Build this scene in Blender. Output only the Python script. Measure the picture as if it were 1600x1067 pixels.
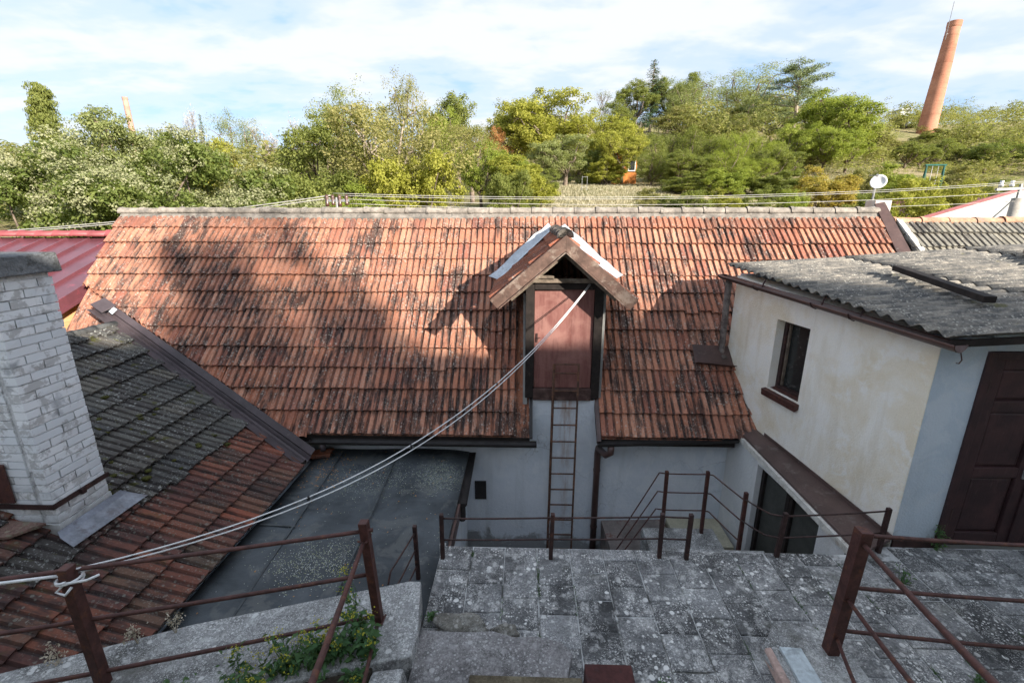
import bpy, bmesh, math, random
import numpy as np
from mathutils import Vector, Matrix
R=math.radians
rng=random.Random(7); nr=np.random.default_rng(11)
for o in list(bpy.data.objects): bpy.data.objects.remove(o)
scene=bpy.context.scene; col=scene.collection

# ------------------------------------------------------------------ camera
cd=bpy.data.cameras.new('camera'); cam=bpy.data.objects.new('camera',cd); col.objects.link(cam)
cd.sensor_width=36; cd.lens=16.0; cd.clip_start=.05; cd.clip_end=3000
cam.location=(0,0,3.0); cam.rotation_euler=(R(90-15.4),0,R(1.75)); scene.camera=cam
# ------------------------------------------------------------------ sky, sun, exposure
SUN=Vector((.646,-.656,.391)).normalized()          # towards the sun
world=bpy.data.worlds.new('World'); scene.world=world; world.use_nodes=True
wn=world.node_tree; wn.nodes.clear()
def nd(nt,t,ins=None,**pr):
    n=nt.nodes.new(t)
    for k,v in pr.items(): setattr(n,k,v)
    for k,v in (ins or {}).items():
        s=n.inputs[k]
        if isinstance(v,bpy.types.NodeSocket): nt.links.new(v,s)
        else: s.default_value=v
    return n
def ramp(nt,fac,stops,interp='LINEAR'):
    n=nd(nt,'ShaderNodeValToRGB',{0:fac}); n.color_ramp.interpolation=interp
    e=n.color_ramp.elements
    while len(e)<len(stops): e.new(.5)
    for i,(p,c) in enumerate(stops):
        e[i].position=p
        if isinstance(c,(int,float)): c=(c,c,c)
        e[i].color=(c[0],c[1],c[2],1)
    return n.outputs[0]
def mixc(nt,f,a,b,mode='MIX'):
    n=nd(nt,'ShaderNodeMix',None,data_type='RGBA',blend_type=mode,clamp_factor=True)
    for s,v in ((n.inputs[0],f),(n.inputs[6],a),(n.inputs[7],b)):
        if isinstance(v,bpy.types.NodeSocket): nt.links.new(v,s)
        elif s==n.inputs[0]: s.default_value=v
        else: s.default_value=(v[0],v[1],v[2],1)
    return n.outputs[2]
def mth(nt,op,a,b=0.,clamp=False):
    n=nd(nt,'ShaderNodeMath',{0:a,1:b},operation=op); n.use_clamp=clamp; return n.outputs[0]
def mapv(nt,vec,scale=(1,1,1),loc=(0,0,0),rot=(0,0,0)):
    return nd(nt,'ShaderNodeMapping',{'Vector':vec,'Scale':scale,'Location':loc,'Rotation':rot}).outputs[0]
def noise(nt,vec,s,d=4.,r=.6,dist=0.):
    d=min(d,4.)
    return nd(nt,'ShaderNodeTexNoise',{'Vector':vec,'Scale':s,'Detail':d,'Roughness':r,'Distortion':dist}).outputs[0]
def voro(nt,vec,s,feat='F1'):
    return nd(nt,'ShaderNodeTexVoronoi',{'Vector':vec,'Scale':s},feature=feat)

sky=nd(wn,'ShaderNodeTexSky',None,sky_type='NISHITA'); sky.sun_disc=False
sky.sun_elevation=R(23); sky.sun_rotation=R(135.4); sky.air_density=1.0; sky.dust_density=1.2; sky.ozone_density=1.5; sky.altitude=300
g=nd(wn,'ShaderNodeTexCoord').outputs['Generated']
sx=nd(wn,'ShaderNodeSeparateXYZ',{0:g})
den=mth(wn,'ADD',mth(wn,'MAXIMUM',sx.outputs[2],0.),.16)
cx_=mth(wn,'DIVIDE',sx.outputs[0],den); cy_=mth(wn,'DIVIDE',sx.outputs[1],den)
cv=nd(wn,'ShaderNodeCombineXYZ',{0:cx_,1:cy_,2:0.}).outputs[0]
cl1=noise(wn,mapv(wn,cv,(.55,1.0,1),(3.1,1.7,0),(0,0,R(-14))),1.5,4.,.60,.35)
cl2=noise(wn,mapv(wn,cv,(1,1.3,1),(8,2,0)),3.4,7.,.62,.2)
clm=mth(wn,'ADD',mth(wn,'MULTIPLY',cl1,.72),mth(wn,'MULTIPLY',cl2,.28))
cmask=ramp(wn,clm,[(.38,0.),(.46,.42),(.58,.95)],'EASE')
pale=mixc(wn,.74,sky.outputs[0],(2.35,3.3,4.75))
skyc=mixc(wn,cmask,pale,(4.15,4.3,4.5))
bg=nd(wn,'ShaderNodeBackground',{0:skyc,1:.100})
wo=nd(wn,'ShaderNodeOutputWorld',{0:bg.outputs[0]})
sd=bpy.data.lights.new('sun','SUN'); sun=bpy.data.objects.new('sun',sd); col.objects.link(sun)
sd.energy=5.0; sd.angle=R(.55); sd.color=(1,.93,.82)
sun.rotation_euler=(-SUN).to_track_quat('-Z','Y').to_euler(); sun.location=(20,-20,25)
scene.render.engine='CYCLES'
cy=scene.cycles; cy.max_bounces=4; cy.diffuse_bounces=2; cy.glossy_bounces=2; cy.transmission_bounces=2; cy.transparent_max_bounces=4; cy.adaptive_threshold=.03
vs=scene.view_settings; vs.view_transform='Standard'; vs.look='None'; vs.exposure=1.28; vs.gamma=1
vs.use_curve_mapping=False

# ------------------------------------------------------------------ mesh and object helpers
def tag(o,label=None,cat=None,group=None,kind=None):
    if label: o['label']=label
    if cat: o['category']=cat
    if group: o['group']=group
    if kind: o['kind']=kind
    return o
def empty(name,loc=(0,0,0),label=None,cat=None,group=None):
    o=bpy.data.objects.new(name,None); o.empty_display_size=.1; o.location=loc; col.objects.link(o)
    return tag(o,label,cat,group)
def wmat(p):
    m=p.matrix_basis
    return m if p.parent is None else wmat(p.parent)@p.matrix_parent_inverse@m
def adopt(o,p):
    if p is not None:
        o.parent=p
        o.matrix_parent_inverse=wmat(p).inverted()
    return o
def link(name,me,parent=None,mat=None):
    o=bpy.data.objects.new(name,me); col.objects.link(o)
    if mat is not None and not me.materials: me.materials.append(mat)
    return adopt(o,parent)
V=Vector
class MB:
    def __init__(s): s.v=[]; s.f=[]
    def add(s,vs,fs):
        b=len(s.v); s.v+= [tuple(x) for x in vs]; s.f+=[tuple(i+b for i in f) for f in fs]; return s
    def box(s,x0,x1,y0,y1,z0,z1):
        return s.add([(x0,y0,z0),(x1,y0,z0),(x1,y1,z0),(x0,y1,z0),(x0,y0,z1),(x1,y0,z1),(x1,y1,z1),(x0,y1,z1)],
            [(0,3,2,1),(4,5,6,7),(0,1,5,4),(1,2,6,5),(2,3,7,6),(3,0,4,7)])
    def hexa(s,bot,top):
        return s.add(list(bot)+list(top),[(0,3,2,1),(4,5,6,7),(0,1,5,4),(1,2,6,5),(2,3,7,6),(3,0,4,7)])
    def extr(s,poly,vec):
        n=len(poly); vec=V(vec); a=[V(p) for p in poly]; b=[p+vec for p in a]
        return s.add(a+b,[tuple(range(n))[::-1],tuple(range(n,2*n))]+[(i,(i+1)%n,(i+1)%n+n,i+n) for i in range(n)])
    def sheet(s,poly): return s.add(poly,[tuple(range(len(poly)))])
    def beam(s,p,q,w,h,up=(0,0,1)):
        p=V(p);q=V(q);d=(q-p).normalized();u=d.cross(V(up))
        if u.length<1e-4: u=d.cross(V((1,0,0)))
        u.normalize();t=u.cross(d).normalized(); u*=w/2;t*=h/2
        return s.add([p-u-t,p+u-t,q+u-t,q-u-t,p-u+t,p+u+t,q+u+t,q-u+t],[(0,3,2,1),(4,5,6,7),(0,1,5,4),(1,2,6,5),(2,3,7,6),(3,0,4,7)])
    def tube(s,pts,r,n=8,cap=True):
        pts=[V(p) for p in pts]; rs=r if isinstance(r,(list,tuple)) else [r]*len(pts); b=len(s.v); u=None
        for i,p in enumerate(pts):
            d=(pts[min(i+1,len(pts)-1)]-pts[max(i-1,0)])
            d=d.normalized() if d.length>1e-9 else V((0,0,1))
            if u is None: u=d.orthogonal().normalized()
            else:
                u=(u-d*u.dot(d)); u=u.normalized() if u.length>1e-6 else d.orthogonal().normalized()
            w=d.cross(u)
            for k in range(n):
                a=2*math.pi*k/n; s.v.append(tuple(p+(u*math.cos(a)+w*math.sin(a))*rs[i]))
        for i in range(len(pts)-1):
            for k in range(n):
                s.f.append((b+i*n+k,b+i*n+(k+1)%n,b+(i+1)*n+(k+1)%n,b+(i+1)*n+k))
        if cap: s.f.append(tuple(b+k for k in range(n))[::-1]); s.f.append(tuple(b+(len(pts)-1)*n+k for k in range(n)))
        return s
    def gutter(s,p,q,r,n=8,up=(0,0,1)):            # open half pipe with end caps
        p=V(p);q=V(q);d=(q-p).normalized();u=d.cross(V(up)).normalized();w=u.cross(d)
        b=len(s.v)
        for e in (p,q):
            for k in range(n+1):
                a=math.pi*k/n; s.v.append(tuple(e+u*math.cos(a)*r-w*math.sin(a)*r))
        for k in range(n): s.f.append((b+k,b+k+1,b+n+2+k,b+n+1+k))
        s.f.append(tuple(b+k for k in range(n+1))); s.f.append(tuple(b+n+1+k for k in range(n+1))[::-1])
        return s
    def mesh(s,name,mat=None,smooth=False):
        me=bpy.data.meshes.new(name); me.from_pydata(s.v,[],s.f); me.update()
        if mat: me.materials.append(mat)
        if smooth: me.shade_smooth()
        return me
    def build(s,name,mat,parent=None,smooth=False,bevel=0.,solid=0.,seg=2):
        o=link(name,s.mesh(name,mat,smooth),parent)
        if solid: m=o.modifiers.new('thickness','SOLIDIFY'); m.thickness=solid; m.offset=0
        if bevel: m=o.modifiers.new('edge','BEVEL'); m.width=bevel; m.segments=seg; m.limit_method='ANGLE'; m.angle_limit=R(40)
        return o
def struct(o): o['kind']='structure'; return o

# ------------------------------------------------------------------ materials
def newmat(name):
    m=bpy.data.materials.new(name); m.use_nodes=True; nt=m.node_tree; nt.nodes.clear()
    pos=nd(nt,'ShaderNodeNewGeometry').outputs['Position']
    return m,nt,pos
def finish(nt,colr,rough=.8,height=None,bump=.4,dist=.01,metal=0.,spec=.3):
    b=nd(nt,'ShaderNodeBsdfPrincipled',{'Base Color':colr if isinstance(colr,bpy.types.NodeSocket) else (*colr,1),'Roughness':rough,'Metallic':metal,'Specular IOR Level':spec})
    if height is not None:
        bn=nd(nt,'ShaderNodeBump',{'Strength':bump,'Distance':dist,'Height':height}); nt.links.new(bn.outputs[0],b.inputs['Normal'])
    nd(nt,'ShaderNodeOutputMaterial',{0:b.outputs[0]}); return b
def rnd(nt):                                        # one random value for each piece
    a=nd(nt,'ShaderNodeObjectInfo').outputs['Random']; b=nd(nt,'ShaderNodeNewGeometry').outputs['Random Per Island']
    return mth(nt,'FRACT',mth(nt,'ADD',mth(nt,'MULTIPLY',a,7.31),mth(nt,'MULTIPLY',b,3.77)))
def spots(nt,pos,s,lo,hi,breakup=.5,bs=3.):          # lichen dots of uneven size
    warp=nd(nt,'ShaderNodeVectorMath',{0:pos,1:nd(nt,'ShaderNodeVectorMath',{0:nd(nt,'ShaderNodeTexNoise',{'Vector':pos,'Scale':s*1.3,'Detail':2.}).outputs[1],3:.35/s},operation='SCALE').outputs[0]},operation='ADD').outputs[0]
    v=voro(nt,warp,s)
    size=nd(nt,'ShaderNodeSeparateColor',{0:v.outputs['Color']}).outputs[0]
    thr=mth(nt,'MULTIPLY',size,hi)
    m=mth(nt,'MULTIPLY',mth(nt,'SUBTRACT',thr,v.outputs['Distance']),9./max(hi,.01)*.6,True)
    k=noise(nt,pos,bs,3.); k=ramp(nt,k,[(breakup-.06,0.),(breakup+.08,1.)])
    return mth(nt,'MULTIPLY',m,k)
def tile_mat(name,cols,slope,lichen=(.40,.40,.36),lich=.55,stain=.55,fresh=None,moss=0.,pancol=(.055,.042,.040)):
    m,nt,pos=newmat(name); r=rnd(nt)
    base=ramp(nt,r,[(i/(len(cols)-1),c) for i,c in enumerate(cols)])
    st=mapv(nt,pos,slope)
    s1=noise(nt,st,1.,6.,.72)                        # streaks down the slope
    s2=noise(nt,pos,1.1,4.,.6); s3=noise(nt,pos,38.,5.,.7)
    if fresh:                                        # patch of newer tiles
        sp=nd(nt,'ShaderNodeSeparateXYZ',{0:pos})
        dx=mth(nt,'ABSOLUTE',mth(nt,'SUBTRACT',sp.outputs[0],fresh[0]))
        fm=ramp(nt,mth(nt,'ADD',dx,mth(nt,'MULTIPLY',r,.5)),[(fresh[1],1.),(fresh[1]+.5,0.)])
        fm=mth(nt,'MULTIPLY',fm,mth(nt,'LESS_THAN',sp.outputs[2],fresh[2]))
        base=mixc(nt,mth(nt,'MULTIPLY',fm,.7),base,(.40,.135,.065))
    pan=nd(nt,'ShaderNodeAttribute',None,attribute_name='pan').outputs['Fac']
    base=mixc(nt,.5,base,ramp(nt,s3,[(.3,.55),(.7,1.25)]),'MULTIPLY')
    base=mixc(nt,mth(nt,'MULTIPLY',pan,ramp(nt,noise(nt,pos,2.6,5.,.7),[(.36,.25),(.60,.92)])),base,tuple(x*.9 for x in pancol))
    dm=ramp(nt,mth(nt,'ADD',.012,mth(nt,'ADD',mth(nt,'MULTIPLY',s1,.6),mth(nt,'MULTIPLY',s2,.42))),[(.50,0.),(.60,1.)])
    base=mixc(nt,mth(nt,'MULTIPLY',dm,stain),base,(.035,.028,.027))
    l1=spots(nt,pos,26.,0,.46,.46,2.2); l2=spots(nt,pos,60.,0,.5,.46,3.)
    base=mixc(nt,mth(nt,'MULTIPLY',mth(nt,'MAXIMUM',l1,mth(nt,'MULTIPLY',l2,.8)),lich),base,lichen)
    if moss:
        mm=ramp(nt,noise(nt,pos,4.5,6.,.7),[(.60,0.),(.66,1.)])
        base=mixc(nt,mth(nt,'MULTIPLY',mm,moss),base,(.06,.06,.012))
    finish(nt,base,.88,noise(nt,pos,38.,2.,.7),.5,.004,spec=.25); return m
T_RED=tile_mat('clay tiles',[(.37,.155,.098),(.47,.215,.135),(.40,.16,.095),(.53,.255,.165),(.29,.11,.074),(.46,.19,.112)],(11.,2.2,2.2),(.44,.40,.35),.55,.86,fresh=(.5,.55,1.8))
T_GREY=tile_mat('cement tiles',[(.075,.073,.068),(.11,.105,.092),(.06,.06,.058),(.14,.125,.10),(.09,.085,.078)],(2.5,10.,2.5),(.30,.30,.28),.7,.6,moss=.85)
T_DARK=tile_mat('weathered clay tiles',[(.15,.060,.045),(.11,.05,.042),(.20,.075,.048),(.09,.055,.045),(.24,.08,.05),(.10,.075,.055)],(2.5,10.,2.5),(.22,.22,.19),.5,.8,moss=.3)
T_DORM=tile_mat('dormer tiles',[(.30,.105,.065),(.40,.155,.090),(.34,.11,.062)],(3.,9.,3.),(.42,.40,.36),.5,.5)
T_FRESH=tile_mat('loose clay tile',[(.30,.10,.05),(.34,.12,.06)],(3,9,3),lich=.2,stain=.4)

def simple(name,c,rough=.7,var=.3,scale=6.,bump=.25,bscale=60.,metal=0.,dirt=None,dscale=2.,dth=.55,spec=.3,c2=None,dist=.004):
    m,nt,pos=newmat(name)
    n1=noise(nt,pos,scale,5.,.65); n2=noise(nt,pos,bscale,4.,.7)
    base=mixc(nt,ramp(nt,n1,[(.35,0.),(.65,1.)]),tuple(x*(1-var) for x in c),c2 or tuple(min(1,x*(1+var)) for x in c))
    if dirt: base=mixc(nt,ramp(nt,noise(nt,pos,dscale,7.,.7,.3),[(dth,0.),(dth+.10,.85)]),base,dirt)
    base=mixc(nt,.35,base,ramp(nt,n2,[(.3,.6),(.7,1.3)]),'MULTIPLY')
    finish(nt,base,rough,noise(nt,pos,bscale,1.,.7),bump,dist,metal,spec); return m
M_MORTAR=simple('ridge mortar',(.215,.19,.165),.95,.35,7.,.8,45.,dirt=(.12,.11,.10),dscale=6.,dth=.53,dist=.01)
M_PLASTER_BARN=None
def plaster(name,base,tints,stain=(.35,.33,.28),bs=28.,rise=None,rust=False):
    m,nt,pos=newmat(name)
    n1=noise(nt,pos,1.3,6.,.65,.4); n2=noise(nt,pos,3.3,7.,.7,.6); n3=noise(nt,pos,bs,4.,.6); n4=noise(nt,mapv(nt,pos,(3,3,.5)),1.6,5.,.6)
    c=mixc(nt,ramp(nt,n1,[(.40,0.),(.62,1.)]),base,tints[0])
    c=mixc(nt,ramp(nt,n2,[(.50,0.),(.60,.75)]),c,tints[1])
    c=mixc(nt,ramp(nt,n4,[(.52,0.),(.72,.55)]),c,stain)
    c=mixc(nt,.25,c,ramp(nt,noise(nt,pos,120.,3.),[(.3,.7),(.7,1.15)]),'MULTIPLY')
    if rise is not None:                             # rising damp near the foot of the wall
        z=nd(nt,'ShaderNodeSeparateXYZ',{0:pos}).outputs[2]
        k=mth(nt,'SUBTRACT',z,mth(nt,'MULTIPLY',n2,.9))
        c=mixc(nt,ramp(nt,mth(nt,'MULTIPLY',mth(nt,'SUBTRACT',k,rise),1.),[(.0,.8),(.12,0.)]),c,(.20,.20,.19))
    if rust:                                         # rust run below the iron ladder and threshold
        xyz=nd(nt,'ShaderNodeSeparateXYZ',{0:pos})
        d=mth(nt,'ABSOLUTE',mth(nt,'SUBTRACT',mth(nt,'ADD',xyz.outputs[0],mth(nt,'MULTIPLY',n2,.10)),.64))
        d=mth(nt,'ADD',d,mth(nt,'MULTIPLY',mth(nt,'SUBTRACT',.5,xyz.outputs[2]),.05))
        k=mth(nt,'MULTIPLY',ramp(nt,d,[(.02,.75),(.15,0.)]),ramp(nt,noise(nt,mapv(nt,pos,(30,30,3)),1.,4.,.7),[(.40,0.),(.62,1.)]))
        k=mth(nt,'MULTIPLY',k,mth(nt,'GREATER_THAN',xyz.outputs[2],-1.6))
        c=mixc(nt,k,c,(.30,.15,.085))
        cr=nd(nt,'ShaderNodeTexVoronoi',{'Vector':nd(nt,'ShaderNodeVectorMath',{0:pos,1:nd(nt,'ShaderNodeVectorMath',{0:nd(nt,'ShaderNodeTexNoise',{'Vector':pos,'Scale':5.,'Detail':3.}).outputs[1],3:.35},operation='SCALE').outputs[0]},operation='ADD').outputs[0],'Scale':1.1},feature='DISTANCE_TO_EDGE').outputs[0]
        c=mixc(nt,mth(nt,'MULTIPLY',ramp(nt,cr,[(.002,.55),(.006,0.)]),ramp(nt,n1,[(.45,0.),(.6,1.)])),c,(.25,.25,.25))
    finish(nt,c,.92,n3,.6,.014,spec=.2); return m
M_PLASTER_BARN=plaster('blue white plaster',(.70,.735,.78),((.62,.67,.72),(.74,.77,.80)),(.50,.53,.55),rise=-2.25,rust=True)
M_PLASTER_CREAMLIT=plaster('stained cream plaster with bounce light',(.90,.86,.775),((.80,.71,.55),(.90,.87,.81)),(.66,.57,.42),60.)  # warm bounce light is put into this base colour, besides the stains
M_PLASTER_SHEDSHADE=plaster('blue shade tinted plaster',(.52,.59,.66),((.46,.53,.60),(.56,.61,.66)),(.40,.45,.49),50.,rise=-.42)  # cool shade of the front wall is put into the plaster colour
M_PLASTER_OCHRE=plaster('ochre plaster',(.62,.36,.17),((.58,.33,.16),(.66,.40,.20)),(.50,.30,.15))
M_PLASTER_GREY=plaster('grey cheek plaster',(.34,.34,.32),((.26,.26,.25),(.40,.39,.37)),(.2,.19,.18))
M_PLASTER_WHITE=plaster('white side plaster',(.70,.71,.70),((.66,.67,.67),(.74,.74,.73)),(.55,.54,.5))
M_BROWN=simple('brown painted metal',(.075,.042,.036),.42,.25,5.,.1,70.,dirt=(.14,.11,.095),dscale=7.,dth=.62,spec=.5)
M_VALLEY=simple('brown valley metal',(.066,.050,.054),.5,.22,3.,.1,50.,dirt=(.15,.13,.13),dscale=9.,dth=.62,spec=.45)
M_BLACKMETAL=simple('black gutter',(.028,.024,.023),.6,.3,6.,.2,60.,spec=.4)
M_RAIL=simple('rusty red brown paint',(.072,.028,.023),.6,.35,18.,.5,120.,dirt=(.13,.05,.025),dscale=14.,dth=.56,spec=.4,dist=.002)
M_LADDER=simple('rusty iron',(.10,.055,.038),.8,.4,14.,.5,120.,dirt=(.20,.09,.05),dscale=10.,dth=.52,dist=.002)
M_RAILDARK=simple('dark rail paint',(.040,.020,.018),.6,.4,14.,.5,120.,dirt=(.11,.045,.03),dscale=10.,dth=.58,spec=.4,dist=.002)
M_TIMBER=simple('black timber',(.020,.015,.013),.85,.4,10.,.5,60.,dirt=(.06,.05,.042),dscale=8.,dth=.62)
M_WOODGREY=simple('grey weathered wood',(.16,.125,.095),.9,.4,12.,.5,60.,dirt=(.28,.24,.19),dscale=10.,dth=.56)
M_FASCIA=simple('brown fascia board',(.115,.068,.052),.7,.35,8.,.4,60.,dirt=(.24,.185,.15),dscale=6.,dth=.51,spec=.35)
M_LEDGE=simple('brown ledge sheet',(.088,.056,.050),.5,.22,3.,.15,60.,dirt=(.16,.13,.12),dscale=5.,dth=.58,spec=.45)
def hatch():
    m,nt,pos=newmat('red brown hatch paint')
    a=noise(nt,mapv(nt,pos,(14,14,1.2)),1.,6.,.7); b=noise(nt,pos,3.,6.,.7,.4); f=noise(nt,mapv(nt,pos,(90,90,8)),1.,4.,.7)
    c=mixc(nt,ramp(nt,a,[(.35,0.),(.68,1.)]),(.15,.055,.047),(.25,.115,.098))
    c=mixc(nt,ramp(nt,b,[(.45,0.),(.62,.6)]),c,(.29,.15,.125))
    c=mixc(nt,ramp(nt,noise(nt,mapv(nt,pos,(6,6,1.)),1.4,5.,.7),[(.56,0.),(.68,.6)]),c,(.10,.04,.036))
    finish(nt,c,.75,f,.3,.004); return m
M_HATCH=hatch()
def darkdoor():
    m,nt,pos=newmat('dark maroon door paint')
    f=noise(nt,mapv(nt,pos,(60,60,3)),1.,5.,.7); b=noise(nt,pos,4.,6.,.7)
    c=mixc(nt,ramp(nt,b,[(.4,0.),(.65,1.)]),(.030,.015,.017),(.058,.026,.027))
    c=mixc(nt,ramp(nt,noise(nt,mapv(nt,pos,(20,20,2.5)),1.,6.,.8),[(.60,0.),(.70,.45)]),c,(.12,.07,.066))
    finish(nt,c,.6,f,.5,.005,spec=.4); return m
M_DOOR=darkdoor()
M_ZINC=simple('zinc flashing',(.19,.20,.225),.42,.3,6.,.15,40.,metal=.55,dirt=(.13,.12,.13),dscale=8.,dth=.54,spec=.5)
M_FLASH=simple('bright flashing sheet',(.52,.56,.60),.45,.12,5.,.12,30.,metal=.2,dirt=(.33,.34,.35),dscale=9.,dth=.6,spec=.5)
M_REDMETAL=simple('red metal sheet',(.125,.042,.052),.30,.12,2.,.06,20.,spec=.5,dirt=(.30,.06,.08),dscale=5.,dth=.60)
M_REDCAP=simple('red ridge cap',(.23,.055,.06),.5,.2,4.,.1,40.,spec=.4)
M_CABLE=simple('white cable',(.66,.66,.66),.5,.1,10.,.1,50.)
M_WIRE=simple('pale overhead wire',(.45,.43,.40),.6,.1,10.,.1,50.)
M_DARKWIRE=simple('black wire',(.03,.03,.03),.6,.1,10.,.1,50.)
M_BRICK=None
def brick():
    m,nt,pos=newmat('whitewashed brick'); r=rnd(nt)
    b=noise(nt,pos,7.,6.,.7,.3); f=noise(nt,pos,70.,4.,.7)
    c=mixc(nt,r,(.68,.70,.72),(.80,.80,.80))
    c=mixc(nt,ramp(nt,mth(nt,'ADD',mth(nt,'MULTIPLY',r,.15),b),[(.60,0.),(.68,.8)]),c,(.42,.41,.40))
    c=mixc(nt,ramp(nt,noise(nt,pos,2.2,5.,.7,.5),[(.57,0.),(.66,.7)]),c,(.30,.31,.33))
    z=nd(nt,'ShaderNodeSeparateXYZ',{0:pos}).outputs[2]
    c=mixc(nt,ramp(nt,mth(nt,'ADD',z,mth(nt,'MULTIPLY',b,.5)),[(.55,.75),(.85,0.)]),c,(.22,.20,.17))
    finish(nt,c,.9,f,.5,.006); return m
M_BRICK=brick()
M_BMORTAR=simple('chimney mortar',(.62,.62,.62),.95,.25,9.,.6,60.,dirt=(.2,.2,.2),dscale=5.)
M_CAP=simple('chimney cap concrete',(.15,.155,.16),.95,.4,5.,.8,40.,dirt=(.06,.06,.055),dscale=6.,dth=.5,dist=.012)
def lichen_concrete(name,base,white,moss,amount=.8,tone=.35,speckle=False):
    m,nt,pos=newmat(name); r=rnd(nt)
    n1=noise(nt,pos,2.4,7.,.72,.3); n2=noise(nt,pos,55.,5.,.75); n3=noise(nt,pos,9.,6.,.7)
    c=mixc(nt,ramp(nt,n1,[(.36,0.),(.62,1.)]),tuple(x*.55 for x in base),tuple(x*1.35 for x in base))
    c=mixc(nt,min(1,tone*1.6),c,ramp(nt,r,[(0,.50),(1,1.45)]),'MULTIPLY')
    pt=noise(nt,pos,5.2,4.,.75,.5); c=mixc(nt,ramp(nt,pt,[(.52,0.),(.64,.55)]),c,tuple(x*.62 for x in white))
    c=mixc(nt,.75,c,ramp(nt,n2,[(.30,.35),(.70,1.6)]),'MULTIPLY')
    a=spots(nt,pos,17.,0,.40,.50,1.4); b=spots(nt,pos,48.,0,.5,.50,2.6); d=spots(nt,pos,120.,0,.62,.40 if speckle else .47,5.)
    k=mth(nt,'MAXIMUM',mth(nt,'MAXIMUM',a,mth(nt,'MULTIPLY',b,.85)),mth(nt,'MULTIPLY',d,.75 if speckle else .5))
    c=mixc(nt,mth(nt,'MULTIPLY',k,amount),c,white)
    c=mixc(nt,ramp(nt,n3,[(.55,0.),(.68,.6)]),c,tuple(min(1,x*.8) for x in white))
    c=mixc(nt,ramp(nt,noise(nt,pos,1.7,6.,.7),[(.60,0.),(.68,.6)]),c,moss)
    finish(nt,c,.93,noise(nt,pos,50.,3.,.75),.7,.008,spec=.2); return m
M_PAVER=lichen_concrete('lichen paver',(.150,.150,.150),(.76,.75,.72),(.10,.10,.085),.9,.5)
M_JOINT=simple('pale joint mortar',(.48,.48,.47),.95,.3,9.,.6,80.,dirt=(.045,.045,.035),dscale=3.,dth=.50)
M_STEP=lichen_concrete('step concrete',(.19,.18,.178),(.46,.45,.44),(.11,.05,.04),.75,.2)
M_PARAPET=lichen_concrete('washed aggregate concrete',(.23,.23,.225),(.66,.66,.64),(.08,.075,.06),.8,.1,True)
M_ROCK=lichen_concrete('mossy rubble',(.13,.122,.105),(.44,.43,.40),(.06,.052,.025),.7,.1)
M_MOSSY=lichen_concrete('mossy stair edge',(.11,.09,.06),(.25,.22,.15),(.06,.05,.02),.4,.1)
M_CLAYBLOCK=simple('dark red clay block',(.065,.024,.022),.9,.35,9.,.6,60.,dirt=(.05,.03,.03),dscale=10.)
M_MARBLE=simple('pale marble slab',(.45,.50,.52),.5,.15,5.,.1,40.,dirt=(.3,.33,.34),dscale=7.)
M_PINK=simple('pinkish render',(.42,.30,.26),.95,.3,7.,.6,50.,dirt=(.2,.17,.15),dscale=5.)
def tar():
    m,nt,pos=newmat('tar felt')
    n1=noise(nt,pos,1.6,6.,.65,.3); n2=noise(nt,pos,90.,4.,.7)
    c=mixc(nt,ramp(nt,n1,[(.36,0.),(.66,1.)]),(.036,.043,.048),(.085,.097,.106))
    def patch(cx,cy,rx,ry,amt):
        d=nd(nt,'ShaderNodeVectorMath',{0:mapv(nt,pos,(1/rx,1/ry,0),(-cx/rx,-cy/ry,0))},operation='LENGTH').outputs['Value']
        d=mth(nt,'ADD',d,mth(nt,'MULTIPLY',mth(nt,'SUBTRACT',noise(nt,pos,5.,4.),.5),1.2))
        return ramp(nt,d,[(.35,amt),(1.,0.)])
    k1=patch(-1.14,5.25,.42,.42,1.); k2=patch(-2.05,3.7,.55,.40,.75); k3=patch(-1.9,5.2,.8,.5,.35)
    v=voro(nt,pos,85.); sz=nd(nt,'ShaderNodeSeparateColor',{0:v.outputs['Color']})
    dot=mth(nt,'LESS_THAN',v.outputs['Distance'],.42)
    dens=mth(nt,'ADD',mth(nt,'MAXIMUM',mth(nt,'MAXIMUM',k1,k2),k3),.012)
    on=mth(nt,'LESS_THAN',sz.outputs[0],mth(nt,'MULTIPLY',dens,.62))
    c=mixc(nt,mth(nt,'MULTIPLY',dot,on),c,mixc(nt,sz.outputs[1],(.42,.44,.44),(.30,.32,.14)))
    c=mixc(nt,ramp(nt,noise(nt,pos,2.7,4.,.7,.6),[(.52,0.),(.60,.5)]),c,(.13,.135,.13))
    finish(nt,c,.72,mth(nt,'ADD',noise(nt,pos,90.,1.,.7),mth(nt,'MULTIPLY',noise(nt,mapv(nt,pos,(1,3,1)),4.,2.,.5),4.)),.5,.008,spec=.4); return m
M_TAR=tar()
def asbestos():
    m,nt,pos=newmat('fibre cement sheet')
    n1=noise(nt,mapv(nt,pos,(1.,2.4,1.)),2.2,7.,.72,.2); n2=noise(nt,pos,42.,5.,.75); n3=noise(nt,mapv(nt,pos,(6,14,6)),1.,6.,.75)
    c=mixc(nt,ramp(nt,n1,[(.36,0.),(.62,1.)]),(.11,.105,.098),(.28,.25,.21))
    c=mixc(nt,ramp(nt,n3,[(.46,0.),(.62,.85)]),c,(.075,.075,.075))
    a=spots(nt,pos,40.,0,.5,.44,3.)
    c=mixc(nt,mth(nt,'MULTIPLY',a,.65),c,(.46,.43,.37))
    c=mixc(nt,ramp(nt,noise(nt,pos,2.2,5.,.7),[(.64,0.),(.70,.7)]),c,(.13,.12,.05))
    c=mixc(nt,.55,c,ramp(nt,n2,[(.3,.45),(.7,1.45)]),'MULTIPLY')
    finish(nt,c,.93,n2,.7,.008,spec=.2); return m
M_ASB=asbestos()
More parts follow.
